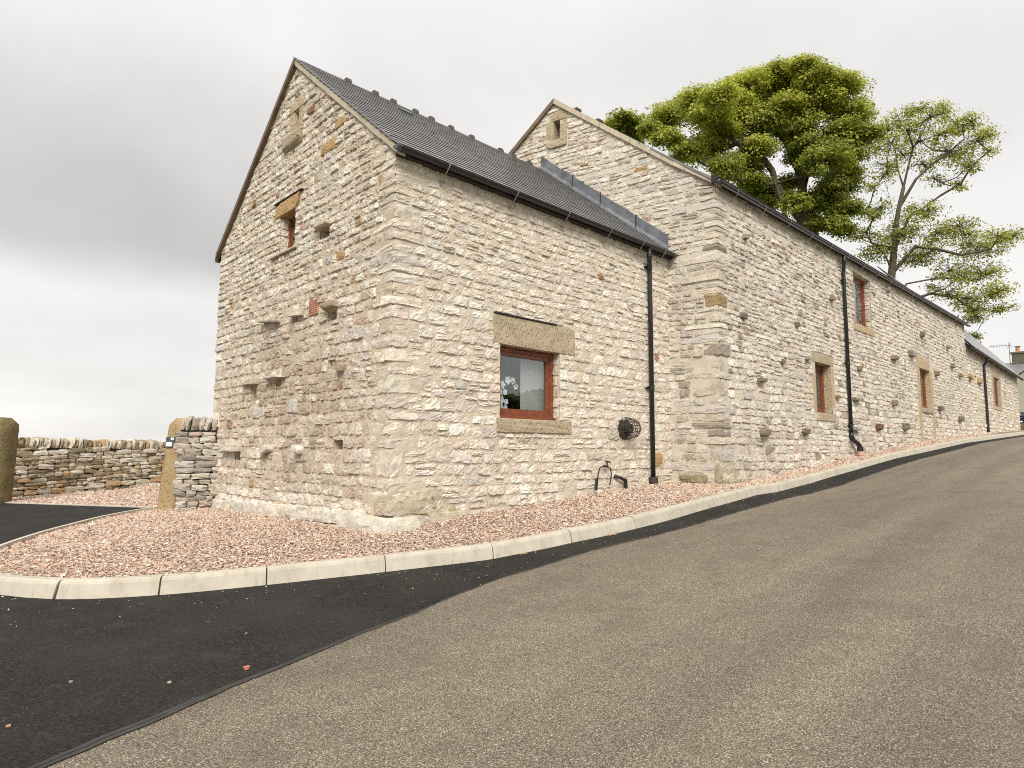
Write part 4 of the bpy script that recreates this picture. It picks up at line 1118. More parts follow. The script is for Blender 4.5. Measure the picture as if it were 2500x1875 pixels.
# ================================================================== long barn uphill
SK = R(11.38); D2 = np.array([-math.sin(SK), math.cos(SK), 0]); N2 = np.array([-math.cos(SK), -math.sin(SK), 0])
Q0 = np.array([6.58, 0, 0]); Y2 = -.98; X2a, X2b = 6.78, 29.3
def roof2(u):
    u = np.asarray(u, float); return np.minimum(6.2 + .787 * (u + 1.0), 9.06 - .787 * (u - 2.635))
long_barn = thing('long_stone_barn', 'long pale rubble barn with black gutter running uphill along the road', 'barn', (6.78, -.98, 0))
fe = Frame(Q0, D2, (0, 0, 1), N2)
fl2 = Frame((X2a, Y2, 0), (1, 0, 0), (0, 0, 1), (0, -1, 0))
eave2 = lambda u: 6.22 + .0145 * np.asarray(u, float)
rs = np.random.RandomState(77)
C2 = courses_of(rs, [(0.9, .15, .25), (3, .11, .20), (9.2, .095, .17)], -.1, 9.1)
op_e = [(2.50, 2.66, 8.12, 8.58)]; bk_e = [(2.30, 2.86, 7.92, 8.80)]
L0 = X2a
W1 = (11.58 - L0, 12.62 - L0, 1.90, 3.14); W2 = (14.7 - L0, 16.2 - L0, 4.55, 6.05); DR = (21.3 - L0, 22.7 - L0, 2.48, 3.88)
op_l = [W1, W2, DR]
bk_l = [(11.38 - L0, 12.86 - L0, 1.70, 3.38), (14.45 - L0, 16.3 - L0, 4.36, 4.55), (20.9 - L0, 23.2 - L0, 3.88, 4.35), (20.9 - L0, 21.3 - L0, 1.0, 3.88), (22.7 - L0, 23.1 - L0, 1.0, 3.88), (21.3 - L0, 22.7 - L0, 2.33, 2.48)]
V, F = mortar(fe, np.arange(-1.0, 6.31, .12), -.3, 9.1, op_e, roof2, rs, .12)
end2 = mobj('end_wall', V, F, M['mortar_far'], long_barn)
V, F = mortar(fl2, np.arange(0, X2b - X2a + .1, .16), -.3, 6.7, op_l, lambda u: eave2(u), rs, .13)
wall2 = mobj('road_wall', V, F, M['mortar_far'], long_barn)
MB().box((5.6, 6.2, -.3), (X2b, 6.28, 6.4)).box((X2b - .1, -.97, .5), (X2b - .02, 6.2, 6.55)).add([(X2b - .02, -.97, 6.5), (X2b - .02, 6.2, 6.5), (X2b - .02, 2.7, 9.3)], [(0, 1, 2)]).build('rear_wall', M['mortar_far'], long_barn)
Lr, Lq = {}, {}
flip = 0
for k, n in quoin_rows(rs, C2, 6.1):
    a, b = C2[k], C2[k + n]; flip += 1
    lr, le = (rs.uniform(.34, .6), rs.uniform(.22, .36)) if flip % 2 else (rs.uniform(.22, .34), rs.uniform(.4, .8))
    if a > 6.0: lr = le = 0
    for j in range(k, k + n): Lr[j], Lq[j] = lr, le
    if a > 6.0: continue
    cc = np.array([X2a, Y2, (a + b) / 2])
    Wb, Fb = corner_stone(rs, np.array([X2a, Y2, 0.]), D2, N2, XA, NYA, le, lr, a + .003, min(b, 6.15) - .003, rs.uniform(.012, .028))
    colr = pick(rs, 1, dict(grey=3, dark=1.6, tan=2.4, cream=1.5))[0] * .92
    if a < 3.95 <= b: colr = np.array([.34, .24, .12])
    mobj('stone', Wb, Fb, M['stone_far'], end2, tuple(cc), np.repeat(colr[None], len(Wb), 0))
qe = layout(rs, lambda k: -1.0 + Lq.get(k, 0), lambda k: 6.3, C2, op_e + bk_e, roof2, (1.1, 2.8), None)
# only what stands above the lower roof or beside it can be seen
ctr = qe.mean(1); vis = (ctr[:, 1] > np.minimum(5.0 + .835 * ctr[:, 0] * .98, 7.54 - .84 * (ctr[:, 0] - 3.05)) - .12) | (ctr[:, 0] < .05)
qe = qe[vis & (ctr[:, 0] < 5.6)]
ql = layout(rs, lambda k: Lr.get(k, 0), lambda k: X2b - X2a, C2, op_l + bk_l, lambda u: eave2(u) - .02, (1.1, 2.9), lambda u: G(u + X2a))
We, FE = patch(fe, qe, rs, (.014, .034), wave=lambda u, v: .6 * wave_a(u, v))
near = ql.mean(1)[:, 0] < 11.0
Wl, FL = patch(fl2, ql[near], rs, (.014, .036), wave=lambda u, v: .8 * wave_a(u, v) * np.clip(u / .7, 0, 1))
Wm, FM = patch(fl2, ql[~near], rs, (.012, .04), S=np.array([-1, -.85, -.3, .3, .85, 1]), T=np.array([-1, -.8, 0, .8, 1]), wave=lambda u, v: .8 * wave_a(u, v))
ce = We.mean(1); Ce = pick(rs, len(ce), dict(cream=4, pale=3, tan=2, grey=1.2, pinky=.4, ochre=.1))
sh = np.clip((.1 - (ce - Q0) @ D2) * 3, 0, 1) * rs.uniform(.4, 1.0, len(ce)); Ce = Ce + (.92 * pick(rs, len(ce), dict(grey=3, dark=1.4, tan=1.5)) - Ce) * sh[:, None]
def colwall(c):
    C = pick(rs, len(c), dict(pale=4, cream=3, tan=1.4, grey=1.6, dark=.5, pinky=.35))
    f = np.clip(np.sin(c[:, 0] * .9 + 1) * np.sin(c[:, 2] * 1.7) * .6 + .1, 0, .6); return C + (pick(rs, len(c), dict(grey=2, dark=1, tan=1)) - C) * f[:, None]
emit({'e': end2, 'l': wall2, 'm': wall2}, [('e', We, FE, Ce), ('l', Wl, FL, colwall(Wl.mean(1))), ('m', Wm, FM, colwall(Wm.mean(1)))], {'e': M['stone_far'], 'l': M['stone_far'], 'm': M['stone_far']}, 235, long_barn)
# stone ends jutting from the road wall
for (x, z, hw, hh, pr, c) in ((7.95, 5.40, .12, .06, .12, 'grey'), (7.71, 3.69, .13, .08, .16, 'dark'), (10.49, 3.91, .10, .08, .12, 'dark'), (12.82, 4.94, .16, .10, .16, 'pinky'), (8.44, 2.44, .18, .06, .18, 'brown'), (10.99, 3.16, .15, .06, .14, 'grey'),
                              (8.52, 1.35, .27, .09, .20, 'brown'), (10.73, 1.42, .28, .09, .18, 'dark'), (14.74, 3.26, .17, .09, .16, 'brown'), (14.35, 2.37, .40, .06, .2, 'grey'), (14.05, 1.56, .5, .07, .16, 'grey'), (16.23, 1.67, .3, .13, .2, 'rust'),
                              (17.94, 6.08, .2, .10, .16, 'grey'), (21.8, 5.15, .22, .12, .2, 'dark'), (18.14, 3.91, .4, .10, .2, 'brown'), (20.2, 4.26, .38, .13, .22, 'grey'), (17.87, 2.46, .2, .12, .2, 'brown'), (18.94, 1.75, .3, .15, .22, 'dark'),
                              (23.78, 2.56, .3, .12, .22, 'dark'), (27.16, 2.3, .35, .13, .22, 'dark'), (25.71, 5.14, .25, .10, .2, 'grey'), (26.29, 4.43, .25, .12, .2, 'dark'), (27.7, 4.14, .25, .10, .2, 'brown'), (23.55, 3.87, .25, .12, .2, 'brown'), (12.95, 2.35, .12, .06, .12, 'ochre'), (9.6, 2.95, .09, .07, .1, 'dark')):
    block_obj('projecting_stone', rs, (x, Y2 - pr * .3 + .03, z), (hw * .72, pr * .3 + .06, hh * .72), M['stone_far'], wall2, 3, tuple(.58 * v for v in PAL[c]), rnd=.3, amp=.12, cuts=3)
# large foundation stones by the inner corner
for (x, y, z, a, b, c, cl) in ((7.2, -.93, .60, .5, .07, .2, (.50, .44, .32)), (7.0, -1.03, .34, .3, .10, .09, (.36, .32, .2)), (7.55, -1.04, .36, .22, .09, .07, (.46, .42, .32)), (6.85, -1.0, .36, .14, .14, .07, (.48, .43, .33)), (6.66, -.45, .42, .1, .26, .09, (.34, .31, .18))):
    block_obj('stone', rs, (x, y, z), (a, b, c), M['stone_far'], wall2, 4, cl, rnd=.35, amp=.12, cuts=5)
dressed('lintel', fe, 2.30, 2.86, 8.585, 8.80, -.2, .03, M['tooled'], end2, 4)
dressed('jamb', fe, 2.66, 2.86, 8.12, 8.58, -.2, .03, M['tooled'], end2, 4)
dressed('jamb', fe, 2.32, 2.50, 8.12, 8.58, -.2, .03, M['tooled'], end2, 4)
dressed('sill', fe, 2.32, 2.84, 7.93, 8.115, -.2, .07, M['tooled'], end2, 4)
reveals(fe, [(*op_e[0], .25)], M['tooled'], end2, 'owl_hole', True)
# windows of the road wall
def stonewin(fr, o, wd, mats, parent, depth, infill=True, labels=None):
    a, b, c, d = o
    dressed('lintel', fr, a - wd, b + wd, d, d + .24, -depth, .025, mats[0], parent, 4)
    dressed('jamb', fr, a - wd, a, c, d - .003, -depth, .02, mats[1], parent, 4, .08); dressed('jamb', fr, b, b + wd, c, d - .003, -depth, .02, mats[1], parent, 4, .08)
    dressed('sill', fr, a - wd, b + wd, c - .19, c, -depth, .035, mats[0], parent, 4)
stonewin(fl2, W1, .19, (M['tooled'], M['tooled_yellow']), wall2, .2)
reveals(fl2, [(*W1, .26)], M['tooled'], wall2)
reveals(fl2, [(*DR, .22)], M['tooled_yellow'], wall2)
casement(fl2, W1[0], W1[1], W1[2], W1[3], -.17, wall2, .07, .06, .06, False, True, 'narrow brown window in a tooled stone surround')
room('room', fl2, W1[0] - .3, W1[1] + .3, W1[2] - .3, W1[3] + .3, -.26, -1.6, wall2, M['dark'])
dressed('sill', fl2, W2[0] - .15, W2[1] + .12, W2[2] - .2, W2[2], -.3, .05, M['tooled_yellow'], wall2, 4)
dressed('jamb', fl2, W2[0] - .22, W2[0], 5.42, 5.95, -.25, .02, M['tooled_yellow'], wall2, 4); dressed('jamb', fl2, W2[0] - .20, W2[0], 4.62, 5.05, -.25, .02, M['tooled_yellow'], wall2, 4)
reveals(fl2, [(*W2, .22)], M['mortar_far'], wall2)
reveal_stones((X2a + W2[1], Y2, 0), (0, 1, 0), (0, 0, 1), (-1, 0, 0), .15, W2[2], W2[3], M['stone_far'], wall2, 9)
w2o = casement(fl2, W2[0], W2[1], W2[2], W2[3], -.15, wall2, .08, .06, .07, False, True, 'upper brown window with lace curtain')
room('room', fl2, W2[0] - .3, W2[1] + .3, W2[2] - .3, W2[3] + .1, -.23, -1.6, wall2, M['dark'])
cu = MB(); nn_ = 18
V = [fl2.P(W2[0] + .1 + (.62 + .05 * math.sin(j * 2.2)) * k / nn_, W2[2] + .15 + 1.25 * j / 8, -.245 + .012 * math.sin(k * 1.9)) for j in range(9) for k in range(nn_ + 1)]
cu.add(V, [(j * (nn_ + 1) + k, j * (nn_ + 1) + k + 1, (j + 1) * (nn_ + 1) + k + 1, (j + 1) * (nn_ + 1) + k) for j in range(8) for k in range(nn_)]); cu.build('lace_curtain', M['lace'], w2o)
a, b, c, d = DR
dressed('lintel', fl2, a - .42, b + .48, d, d + .42, -.3, .03, M['tooled_yellow'], wall2, 4)
for (p, q) in ((a - .38, a), (b, b + .38)):
    for (z0, z1) in ((1.05, 1.75), (1.76, 2.9), (2.91, d - .004)): dressed('jamb', fl2, p, q, z0, z1, -.3, .025, M['tooled_yellow'], wall2, 4, .06)
dressed('sill', fl2, a - .0, b + .0, c - .16, c, -.3, .08, M['tooled'], wall2, 4)
casement(fl2, a, b, c, d, -.14, wall2, .09, .06, .07, False, True, 'brown window set into a blocked doorway')
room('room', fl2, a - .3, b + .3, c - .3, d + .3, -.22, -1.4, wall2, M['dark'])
# roof, verge, gutter, flashing
rp = lambda x, y, dz=0: (x, y, 6.2 + .787 * (y + 1) + .0145 * (x - 6.78) + dz)
roofl = MB()
P0, P1, P2_, P3 = rp(6.72, -1.16), rp(X2b + .1, -1.16), (X2b + .1, 2.75, 9.35), (6.03, 2.58, 9.10)
def slab(mb, q, th): mb.add(list(q) + [(x, y, z - th) for x, y, z in q], [(0, 1, 2, 3), (4, 7, 6, 5), (0, 4, 5, 1), (1, 5, 6, 2), (2, 6, 7, 3), (3, 7, 4, 0)]); return mb
roof_2 = slab(roofl, [(P0[0], P0[1], P0[2] + .10), (P1[0], P1[1], P1[2] + .10), P2_, P3], .05).build('roof', M['slate'], long_barn)
slab(MB(), [P3, P2_, (X2b + .1, 6.4, 6.5), (5.25, 6.3, 6.3)], .05).build('rear_slope', M['slate'], roof_2)
cp = MB(); nseg = 16
for k in range(nseg):
    u0_, u1_ = -1.12 + 3.76 * k / nseg, -1.12 + 3.76 * (k + 1) / nseg - .006; sag = lambda u: .10 * max(0, (-.2 - u)) ** 1.0 * .9
    z0_, z1_ = 6.2 + .787 * (u0_ + 1) + sag(u0_), 6.2 + .787 * (u1_ + 1) + sag(u1_); j = rs.uniform(-.008, .008)
    V = [fe.P(u, z, w) for w in (.07 + j, -.06) for (u, z) in ((u0_, z0_ - .07), (u1_, z1_ - .07), (u1_, z1_ + .06), (u0_, z0_ + .06))]
    cp.add(V, [(0, 3, 2, 1), (4, 5, 6, 7), (0, 1, 5, 4), (1, 2, 6, 5), (2, 3, 7, 6), (3, 0, 4, 7)])
cp.build('verge_mortar', M['verge'], roof_2)
cp = MB(); V = [fe.P(u, z, w) for w in (.08, -.06) for (u, z) in ((2.635, 9.0), (5.9, 6.43), (5.9, 6.53), (2.635, 9.12))]
cp.add(V, [(0, 3, 2, 1), (4, 5, 6, 7), (0, 1, 5, 4), (1, 2, 6, 5), (2, 3, 7, 6), (3, 0, 4, 7)]); cp.build('verge_undercloak', M['vergewood'], roof_2)
for k, u in enumerate((2.15, 1.6)):
    z = 6.2 + .787 * (u + 1) + .09; c = fe.P(u, z, -.15); block_obj('ridge_tile', rs, c, (.09, .08, .03), M['ridge'], roof_2, 2, rnd=.2, amp=.03, cuts=0)
gy2 = Y2 - .15; gzA, gzB = 6.19, 6.19 + .0145 * (X2b - X2a)
gut2 = gutter('gutter', (X2a - .12, gy2, gzA), (X2b + .12, gy2, gzB), .062, M['black'], long_barn)
mb = MB(); mb.add([(X2a - .135, gy2 + .069 * math.cos(a), gzA - .069 * math.sin(a) + .004) for a in np.linspace(0, math.pi, 9)] + [(X2a - .08, gy2 + .069 * math.cos(a), gzA - .069 * math.sin(a) + .004) for a in np.linspace(0, math.pi, 9)], [tuple(range(9))[::-1]] + [(k, k + 1, k + 10, k + 9) for k in range(8)]); mb.build('stop_end', M['black'], gut2)
MB().add([(X2a - .1, Y2 - .09, gzA + .02), (X2b, Y2 - .09, gzB + .02), (X2b, Y2 + .02, gzB), (X2a - .1, Y2 + .02, gzA), (X2a - .1, Y2 - .13, gzA + .11), (X2b, Y2 - .13, gzB + .11), (X2b, Y2 + .02, gzB + .2), (X2a - .1, Y2 + .02, gzA + .2)], [(0, 3, 2, 1), (4, 5, 6, 7), (0, 1, 5, 4), (1, 2, 6, 5), (2, 3, 7, 6), (3, 0, 4, 7)]).build('eaves_board', M['dark'], roof_2)
for i in range(17):
    x = 7.35 + i * 1.3; zg = gzA + .0145 * (x - X2a)
    mb = MB(); mb.tube([(x, gy2 - .07, zg + .01), (x, gy2 - .062, zg - .04), (x, gy2 - .03, zg - .10), (x, gy2 + .03, zg - .15), (x, gy2 + .06, zg - .20), (x, gy2 + .17, zg - .21)], .008, 5); mb.build('gutter_bracket', M['zinc'], gut2)
dp2 = pipe(13.72, gy2, gzA + .03, Y2, 1.42, .12, long_barn, 'black downpipe beside the upper window', (5.55, 3.3, 1.62), r=.047)
yy = Y2 - .085
MB().tube([(13.72, yy, 1.45), (13.72, yy, 1.34), (13.80, yy - .02, 1.24), (14.0, yy - .06, 1.17), (14.08, yy - .08, 1.09), (14.10, yy - .08, .98)], .058, 12).build('swan_neck', M['black'], dp2, None, True)
MB().lathe((14.10, yy - .08, .74), [(.0, 0), (.08, 0), (.085, .10), (.095, .11), (.095, .20), (.075, .21), (.075, .26)]).build('clay_socket', M['pinkpipe'], dp2)
MB().lathe((14.10, yy - .08, .95), [(.06, 0), (.078, .0), (.078, .13), (.06, .13)]).build('collar', M['black'], dp2)
# stepped lead over the abutment with the lower roof
flash_u = [2.95, 2.17, 1.48, .66, -.03]
for k in range(4):
    ua, ub = flash_u[k] + .03, flash_u[k + 1] - .03; V = []; m = 8
    zr_ = lambda u: rz(u * .98) + .015
    for i in range(m + 1):
        u = ua + (ub - ua) * i / m; lift_ = .012 * math.sin(i * 1.3 + k) + k * .002
        lo = fe.P(u, zr_(u) + .01, .0); out = lo + np.array([-.16, 0, 0]) + np.array([0, 0, .022 + lift_ * .6])
        V += [fe.P(u, zr_(u) + .33 + .006 * math.sin(i + k), .06 + .004 * k), fe.P(u, zr_(u) + .13, .072 + lift_ + .004 * k), tuple(lo + N2 * (.085 + .004 * k) + np.array([0, 0, .05])), tuple(out)]
    F = [(i * 4 + j, (i + 1) * 4 + j, (i + 1) * 4 + j + 1, i * 4 + j + 1) for i in range(m) for j in range(3)]
    mobj('lead_flashing', V, F, M['lead'], roof, None, None, True)
    if k < 3:
        e = V[-4:]; MB().tube([np.array(e[0]) + (-.01, 0, .02), np.array(e[1]) + (-.015, 0, 0), np.array(e[2]) + (-.012, 0, .01)], .014, 6).build('lead_roll', M['dark'], roof)

# ================================================================== low end barn
low_barn = thing('low_stone_cottage', 'low stone outbuilding with small slate roof at the far uphill end', 'barn', (29.3, -.96, 0))
fl3 = Frame((29.32, -.955, 0), (1, 0, 0), (0, 0, 1), (0, -1, 0)); X3 = 43.6; L3 = X3 - 29.32
W3 = (35.7 - 29.32, 37.4 - 29.32, 3.25, 4.75)
rs = np.random.RandomState(5)
C3 = courses_of(rs, [(99, .12, .22)], 1.2, 5.75)
e3 = lambda u: 5.56 - .024 * np.asarray(u, float)
V, F = mortar(fl3, np.arange(0, L3 + .1, .3), 1.0, 6.0, [W3], lambda u: e3(u) + .24, rs, .25); w3 = mobj('road_wall', V, F, M['mortar_far'], low_barn)
q3 = layout(rs, lambda k: 0, lambda k: L3, C3, [W3, (W3[0] - .6, W3[1] + .7, W3[2] - .25, W3[3] + .3)], lambda u: e3(u) + .2, (1.2, 2.8), lambda u: G(u + 29.3))
Wq, Fq = patch(fl3, q3, rs, (.014, .05), S=np.array([-1, -.8, .8, 1]), T=np.array([-1, -.75, .75, 1]), wave=wave_a)
C = pick(rs, len(Wq), dict(cream=3, pale=3, tan=2, pinky=1))
emit({'w': w3}, [('w', Wq, Fq, C)], {'w': M['stone']}, 60, low_barn)
MB().box((X3 - .1, -.95, 1.5), (X3, 5.5, 5.25)).add([(X3, -.95, 5.2), (X3, 5.5, 5.2), (X3, 2.2, 8.2)], [(0, 1, 2)]).build('end_wall', M['mortar_far'], low_barn)
stonewin(fl3, W3, .34, (M['tooled_yellow'], M['tooled']), w3, .25)
casement(fl3, *W3, -.09, w3, .10, .06, .08, False, True)
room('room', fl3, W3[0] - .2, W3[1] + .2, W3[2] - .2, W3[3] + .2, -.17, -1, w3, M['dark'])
r3 = slab(MB(), [(29.25, -1.2, 5.62), (X3 + .15, -1.2, 5.27), (X3 + .15, 2.3, 9.55), (29.25, 2.3, 9.9)], .06).build('roof', M['dark'], low_barn)
sa = math.atan2(4.28, 3.5); rr_ = random.Random(4); vv_, fv_ = [], []
for k in range(19):
    yk = -1.22 + k * .25 * math.cos(sa); x = 29.2
    while x < X3 + .1:
        w = rr_.uniform(.35, .6); zk = 5.64 - .024 * (x - 29.25) + (yk + 1.2) * 1.223; t_ = .02
        b0 = len(vv_); c_, s_ = math.cos(sa - .04) * .34, math.sin(sa - .04) * .34
        vv_ += [(x, yk, zk + .03), (x + w - .01, yk, zk + .03), (x + w - .01, yk + c_, zk + s_ + .03), (x, yk + c_, zk + s_ + .03), (x, yk, zk), (x + w - .01, yk, zk)]
        fv_ += [(b0, b0 + 1, b0 + 2, b0 + 3), (b0 + 4, b0 + 5, b0 + 1, b0)]
        x += w
tag(mobj('slate_courses', vv_, fv_, M['slate'], r3), kind='stuff')
gutter('gutter', (29.4, -1.22, 5.55), (X3 + .1, -1.22, 5.22), .075, M['black'], low_barn)
MB().tube([(33.0, -1.2, 5.42), (33.0, -1.2, 5.3), (33.05, -1.05, 5.1), (33.05, -1.04, 4.9), (33.05, -1.04, 1.85)], .055, 8).build('downpipe', M['black'], low_barn)
for (x, z, c_) in ((29.75, 4.25, 'ochre'), (31.9, 4.24, 'ochre')): block_obj('projecting_stone', rs, (x, -1.0, z), (.3, .12, .12), M['stone'], w3, 2, PAL[c_])
tag(block_obj('mounting_step', rs, (45.2, -1.2, 2.42), (1.0, .5, .22), M['moss'], None, 3), 'low mossy stone step past the end of the outbuilding', 'step')

# ================================================================== gateway: posts and dry stone walls
def gatepost(name, label, c, half, z0, z1, yaw, mat, lean=0.0):
    """tall dressed post with a rounded head"""
    n = 12; V = []; prof = []
    rs_ = np.random.RandomState(int(abs(c[0]) * 100)); H = z1 - z0
    for t_ in np.linspace(0, 1, 15):
        k = 1.0 if t_ < .86 else math.sqrt(max(0, 1 - ((t_ - .86) / .14) ** 2.4)) * .5 + .5 if t_ < .999 else .42
        prof.append((t_, k))
    sq = [(-1, -1), (-.5, -1.03), (.0, -1.02), (.5, -1.03), (1, -1), (1.03, 0), (1, 1), (.5, 1.02), (0, 1.02), (-.5, 1.02), (-1, 1), (-1.03, 0)]
    for t_, k in prof:
        for (a, b) in sq:
            V.append((a * half[0] * k * (1 + .02 * rs_.randn()) - lean * t_ * H, b * half[1] * (k * .5 + .5) * (1 + .015 * rs_.randn()), z0 + t_ * H - (0 if k == 1 else .0)))
    m = len(sq)
    F = [(i * m + k, i * m + (k + 1) % m, (i + 1) * m + (k + 1) % m, (i + 1) * m + k) for i in range(len(prof) - 1) for k in range(m)] + [tuple((len(prof) - 1) * m + k for k in range(m))]
    V = np.array(V); ca, sa_ = math.cos(yaw), math.sin(yaw)
    W = np.column_stack([V[:, 0] * ca - V[:, 1] * sa_ + c[0], V[:, 0] * sa_ + V[:, 1] * ca + c[1], V[:, 2]])
    o = mobj(name, W, F, mat, None, (c[0], c[1], z0), None, True)
    return tag(o, label, 'gatepost', 'stone gateposts')
YW = R(-45)
gp1 = gatepost('gatepost', 'pick-marked brown sandstone gatepost against the barn with a small sign', (-.62, 6.42), (.165, .14), -.25, 1.54, YW, M['tooled_post'], -.09)
gp2 = gatepost('gatepost', 'dark mossy gatepost at the left edge of the picture', (-2.78, 11.02), (.24, .2), -.35, 1.62, YW, M['moss_post'], -.02)
# small house sign fixed to the right-hand post (plain: its lettering cannot be made out)
sgn = thing('house_sign', 'small white and dark house sign fixed to the brown gatepost', 'sign', (-.78, 6.25, 1.0))
fsn = Frame((-.72, 6.27, 1.08), _R0, (0, 0, 1), (-_F[0], -_F[1], 0))
mb = MB(); fsn.box(mb, -.07, .09, -.09, .10, -.04, .0); mb.build('plate', M['blackcap'], sgn)
mb = MB(); fsn.box(mb, -.065, .045, -.075, .005, .0, .006); mb.build('panel', M['white'], sgn)
mb = MB(); fsn.box(mb, .02, .08, .05, .09, .0, .006); mb.build('panel', M['white'], sgn)

DB = []
for s in range(14):
    r2 = np.random.RandomState(100 + s); V, F = block(r2, (1, 1, 1), 3, .35, .16, 4); DB.append(rawmesh('dry_stone_block', V, F, M['drystone']))
DBP = []
for s in range(10):
    r2 = np.random.RandomState(200 + s); V, F = block(r2, (1, 1, 1), 3, .3, .16, 4); DBP.append(rawmesh('dry_stone_block', V, F, M['drystone_pale']))
def drywall(name, label, A_, B_, z0f, ztop, cop, thick, seed, meshes, hrange, coremat, cw=(.07, .13), cores=True, bulge=1.0):
    A_, B_ = np.array(A_, float), np.array(B_, float); L = np.linalg.norm(B_ - A_); t = (B_ - A_) / L; nr = np.array([t[1], -t[0]])  # towards the viewer
    w = thing(name, label, 'wall', (A_[0], A_[1], z0f(0)))
    yaw = math.atan2(t[1], t[0]); rr = random.Random(seed)
    core = []
    for s in (0, L):
        for n_ in (-thick / 2 + .06, thick / 2 - .06):
            for z in (z0f(s) - .3, ztop(s) - cop): p = A_ + t * s + nr * n_; core.append((p[0], p[1], z))
    mobj('core', core, [(0, 1, 3, 2), (4, 6, 7, 5), (0, 4, 5, 1), (2, 3, 7, 6), (1, 5, 7, 3), (0, 2, 6, 4)], coremat, w)
    def stone(s, z, hl, hh, hd, n_, rot=0, tilt=0, roll=0):
        o = bpy.data.objects.new('stone', rr.choice(meshes)); p = A_ + t * s + nr * n_
        put(o, w, (p[0], p[1], z)); o.scale = (hl, hd, hh); o.rotation_euler = (roll, tilt, yaw + rot); return o
    z = z0f(0) - .08; zz = np.array([z0f(s) - .08 for s in np.linspace(0, L, 41)]); ss = np.linspace(0, L, 41); cnt = 0
    while True:
        h = rr.uniform(*hrange)
        s = -rr.random() * .1; any_ = False
        while s < L:
            l = min(h * rr.uniform(1.2, 3.3), .5); mid = s + l / 2; zb_ = np.interp(mid, ss, zz)
            if zb_ + h * .6 < ztop(mid) - cop:
                hh = h * rr.uniform(.85, 1.1)
                stone(mid, zb_ + hh / 2 + .008 * math.sin(mid * 3), l / 2 * 1.04, hh / 2 * 1.06, rr.uniform(.10, .14) * bulge, thick / 2 - .09 + rr.uniform(-.02, .025), rr.uniform(-.07, .07), rr.uniform(-.10, .10)); any_ = True; cnt += 1
            s += l
        zz = zz + h
        if not any_ or cnt > 270: break
    s = 0
    while s < L:
        l = rr.uniform(*cw); hh = cop * rr.uniform(.82, 1.1)
        stone(s + l / 2, ztop(s) - cop + hh / 2 - .01, l / 2 * 1.08, hh / 2 * 1.05, thick / 2 * rr.uniform(.9, 1.08), 0, rr.uniform(-.12, .12), rr.uniform(-.08, .30)); s += l
    return w
drywall('dry_stone_wall', 'mossy brown dry stone wall with upright coping behind the gravel yard', (-2.75, 12.42), (1.9, 13.35), lambda s: np.interp(s, [0, 4.6], [-.26, .05]), lambda s: 1.22 - .012 * s, .25, .5, 7, DB, (.075, .15), M['dark'])
drywall('dry_stone_wall', 'short pale dry stone wall stub between the brown gatepost and the barn', (-.52, 6.24), (.02, 5.98), lambda s: -.22, lambda s: 1.56, .24, .42, 12, DBP, (.07, .13), M['dark'], (.075, .12))
drywall('dry_stone_wall', 'dry stone wall running on past the dark gatepost', (-8.5, 11.6), (-2.95, 12.35), lambda s: -.3, lambda s: 1.2, .25, .5, 9, DB, (.12, .2), M['dark'], (.12, .2))

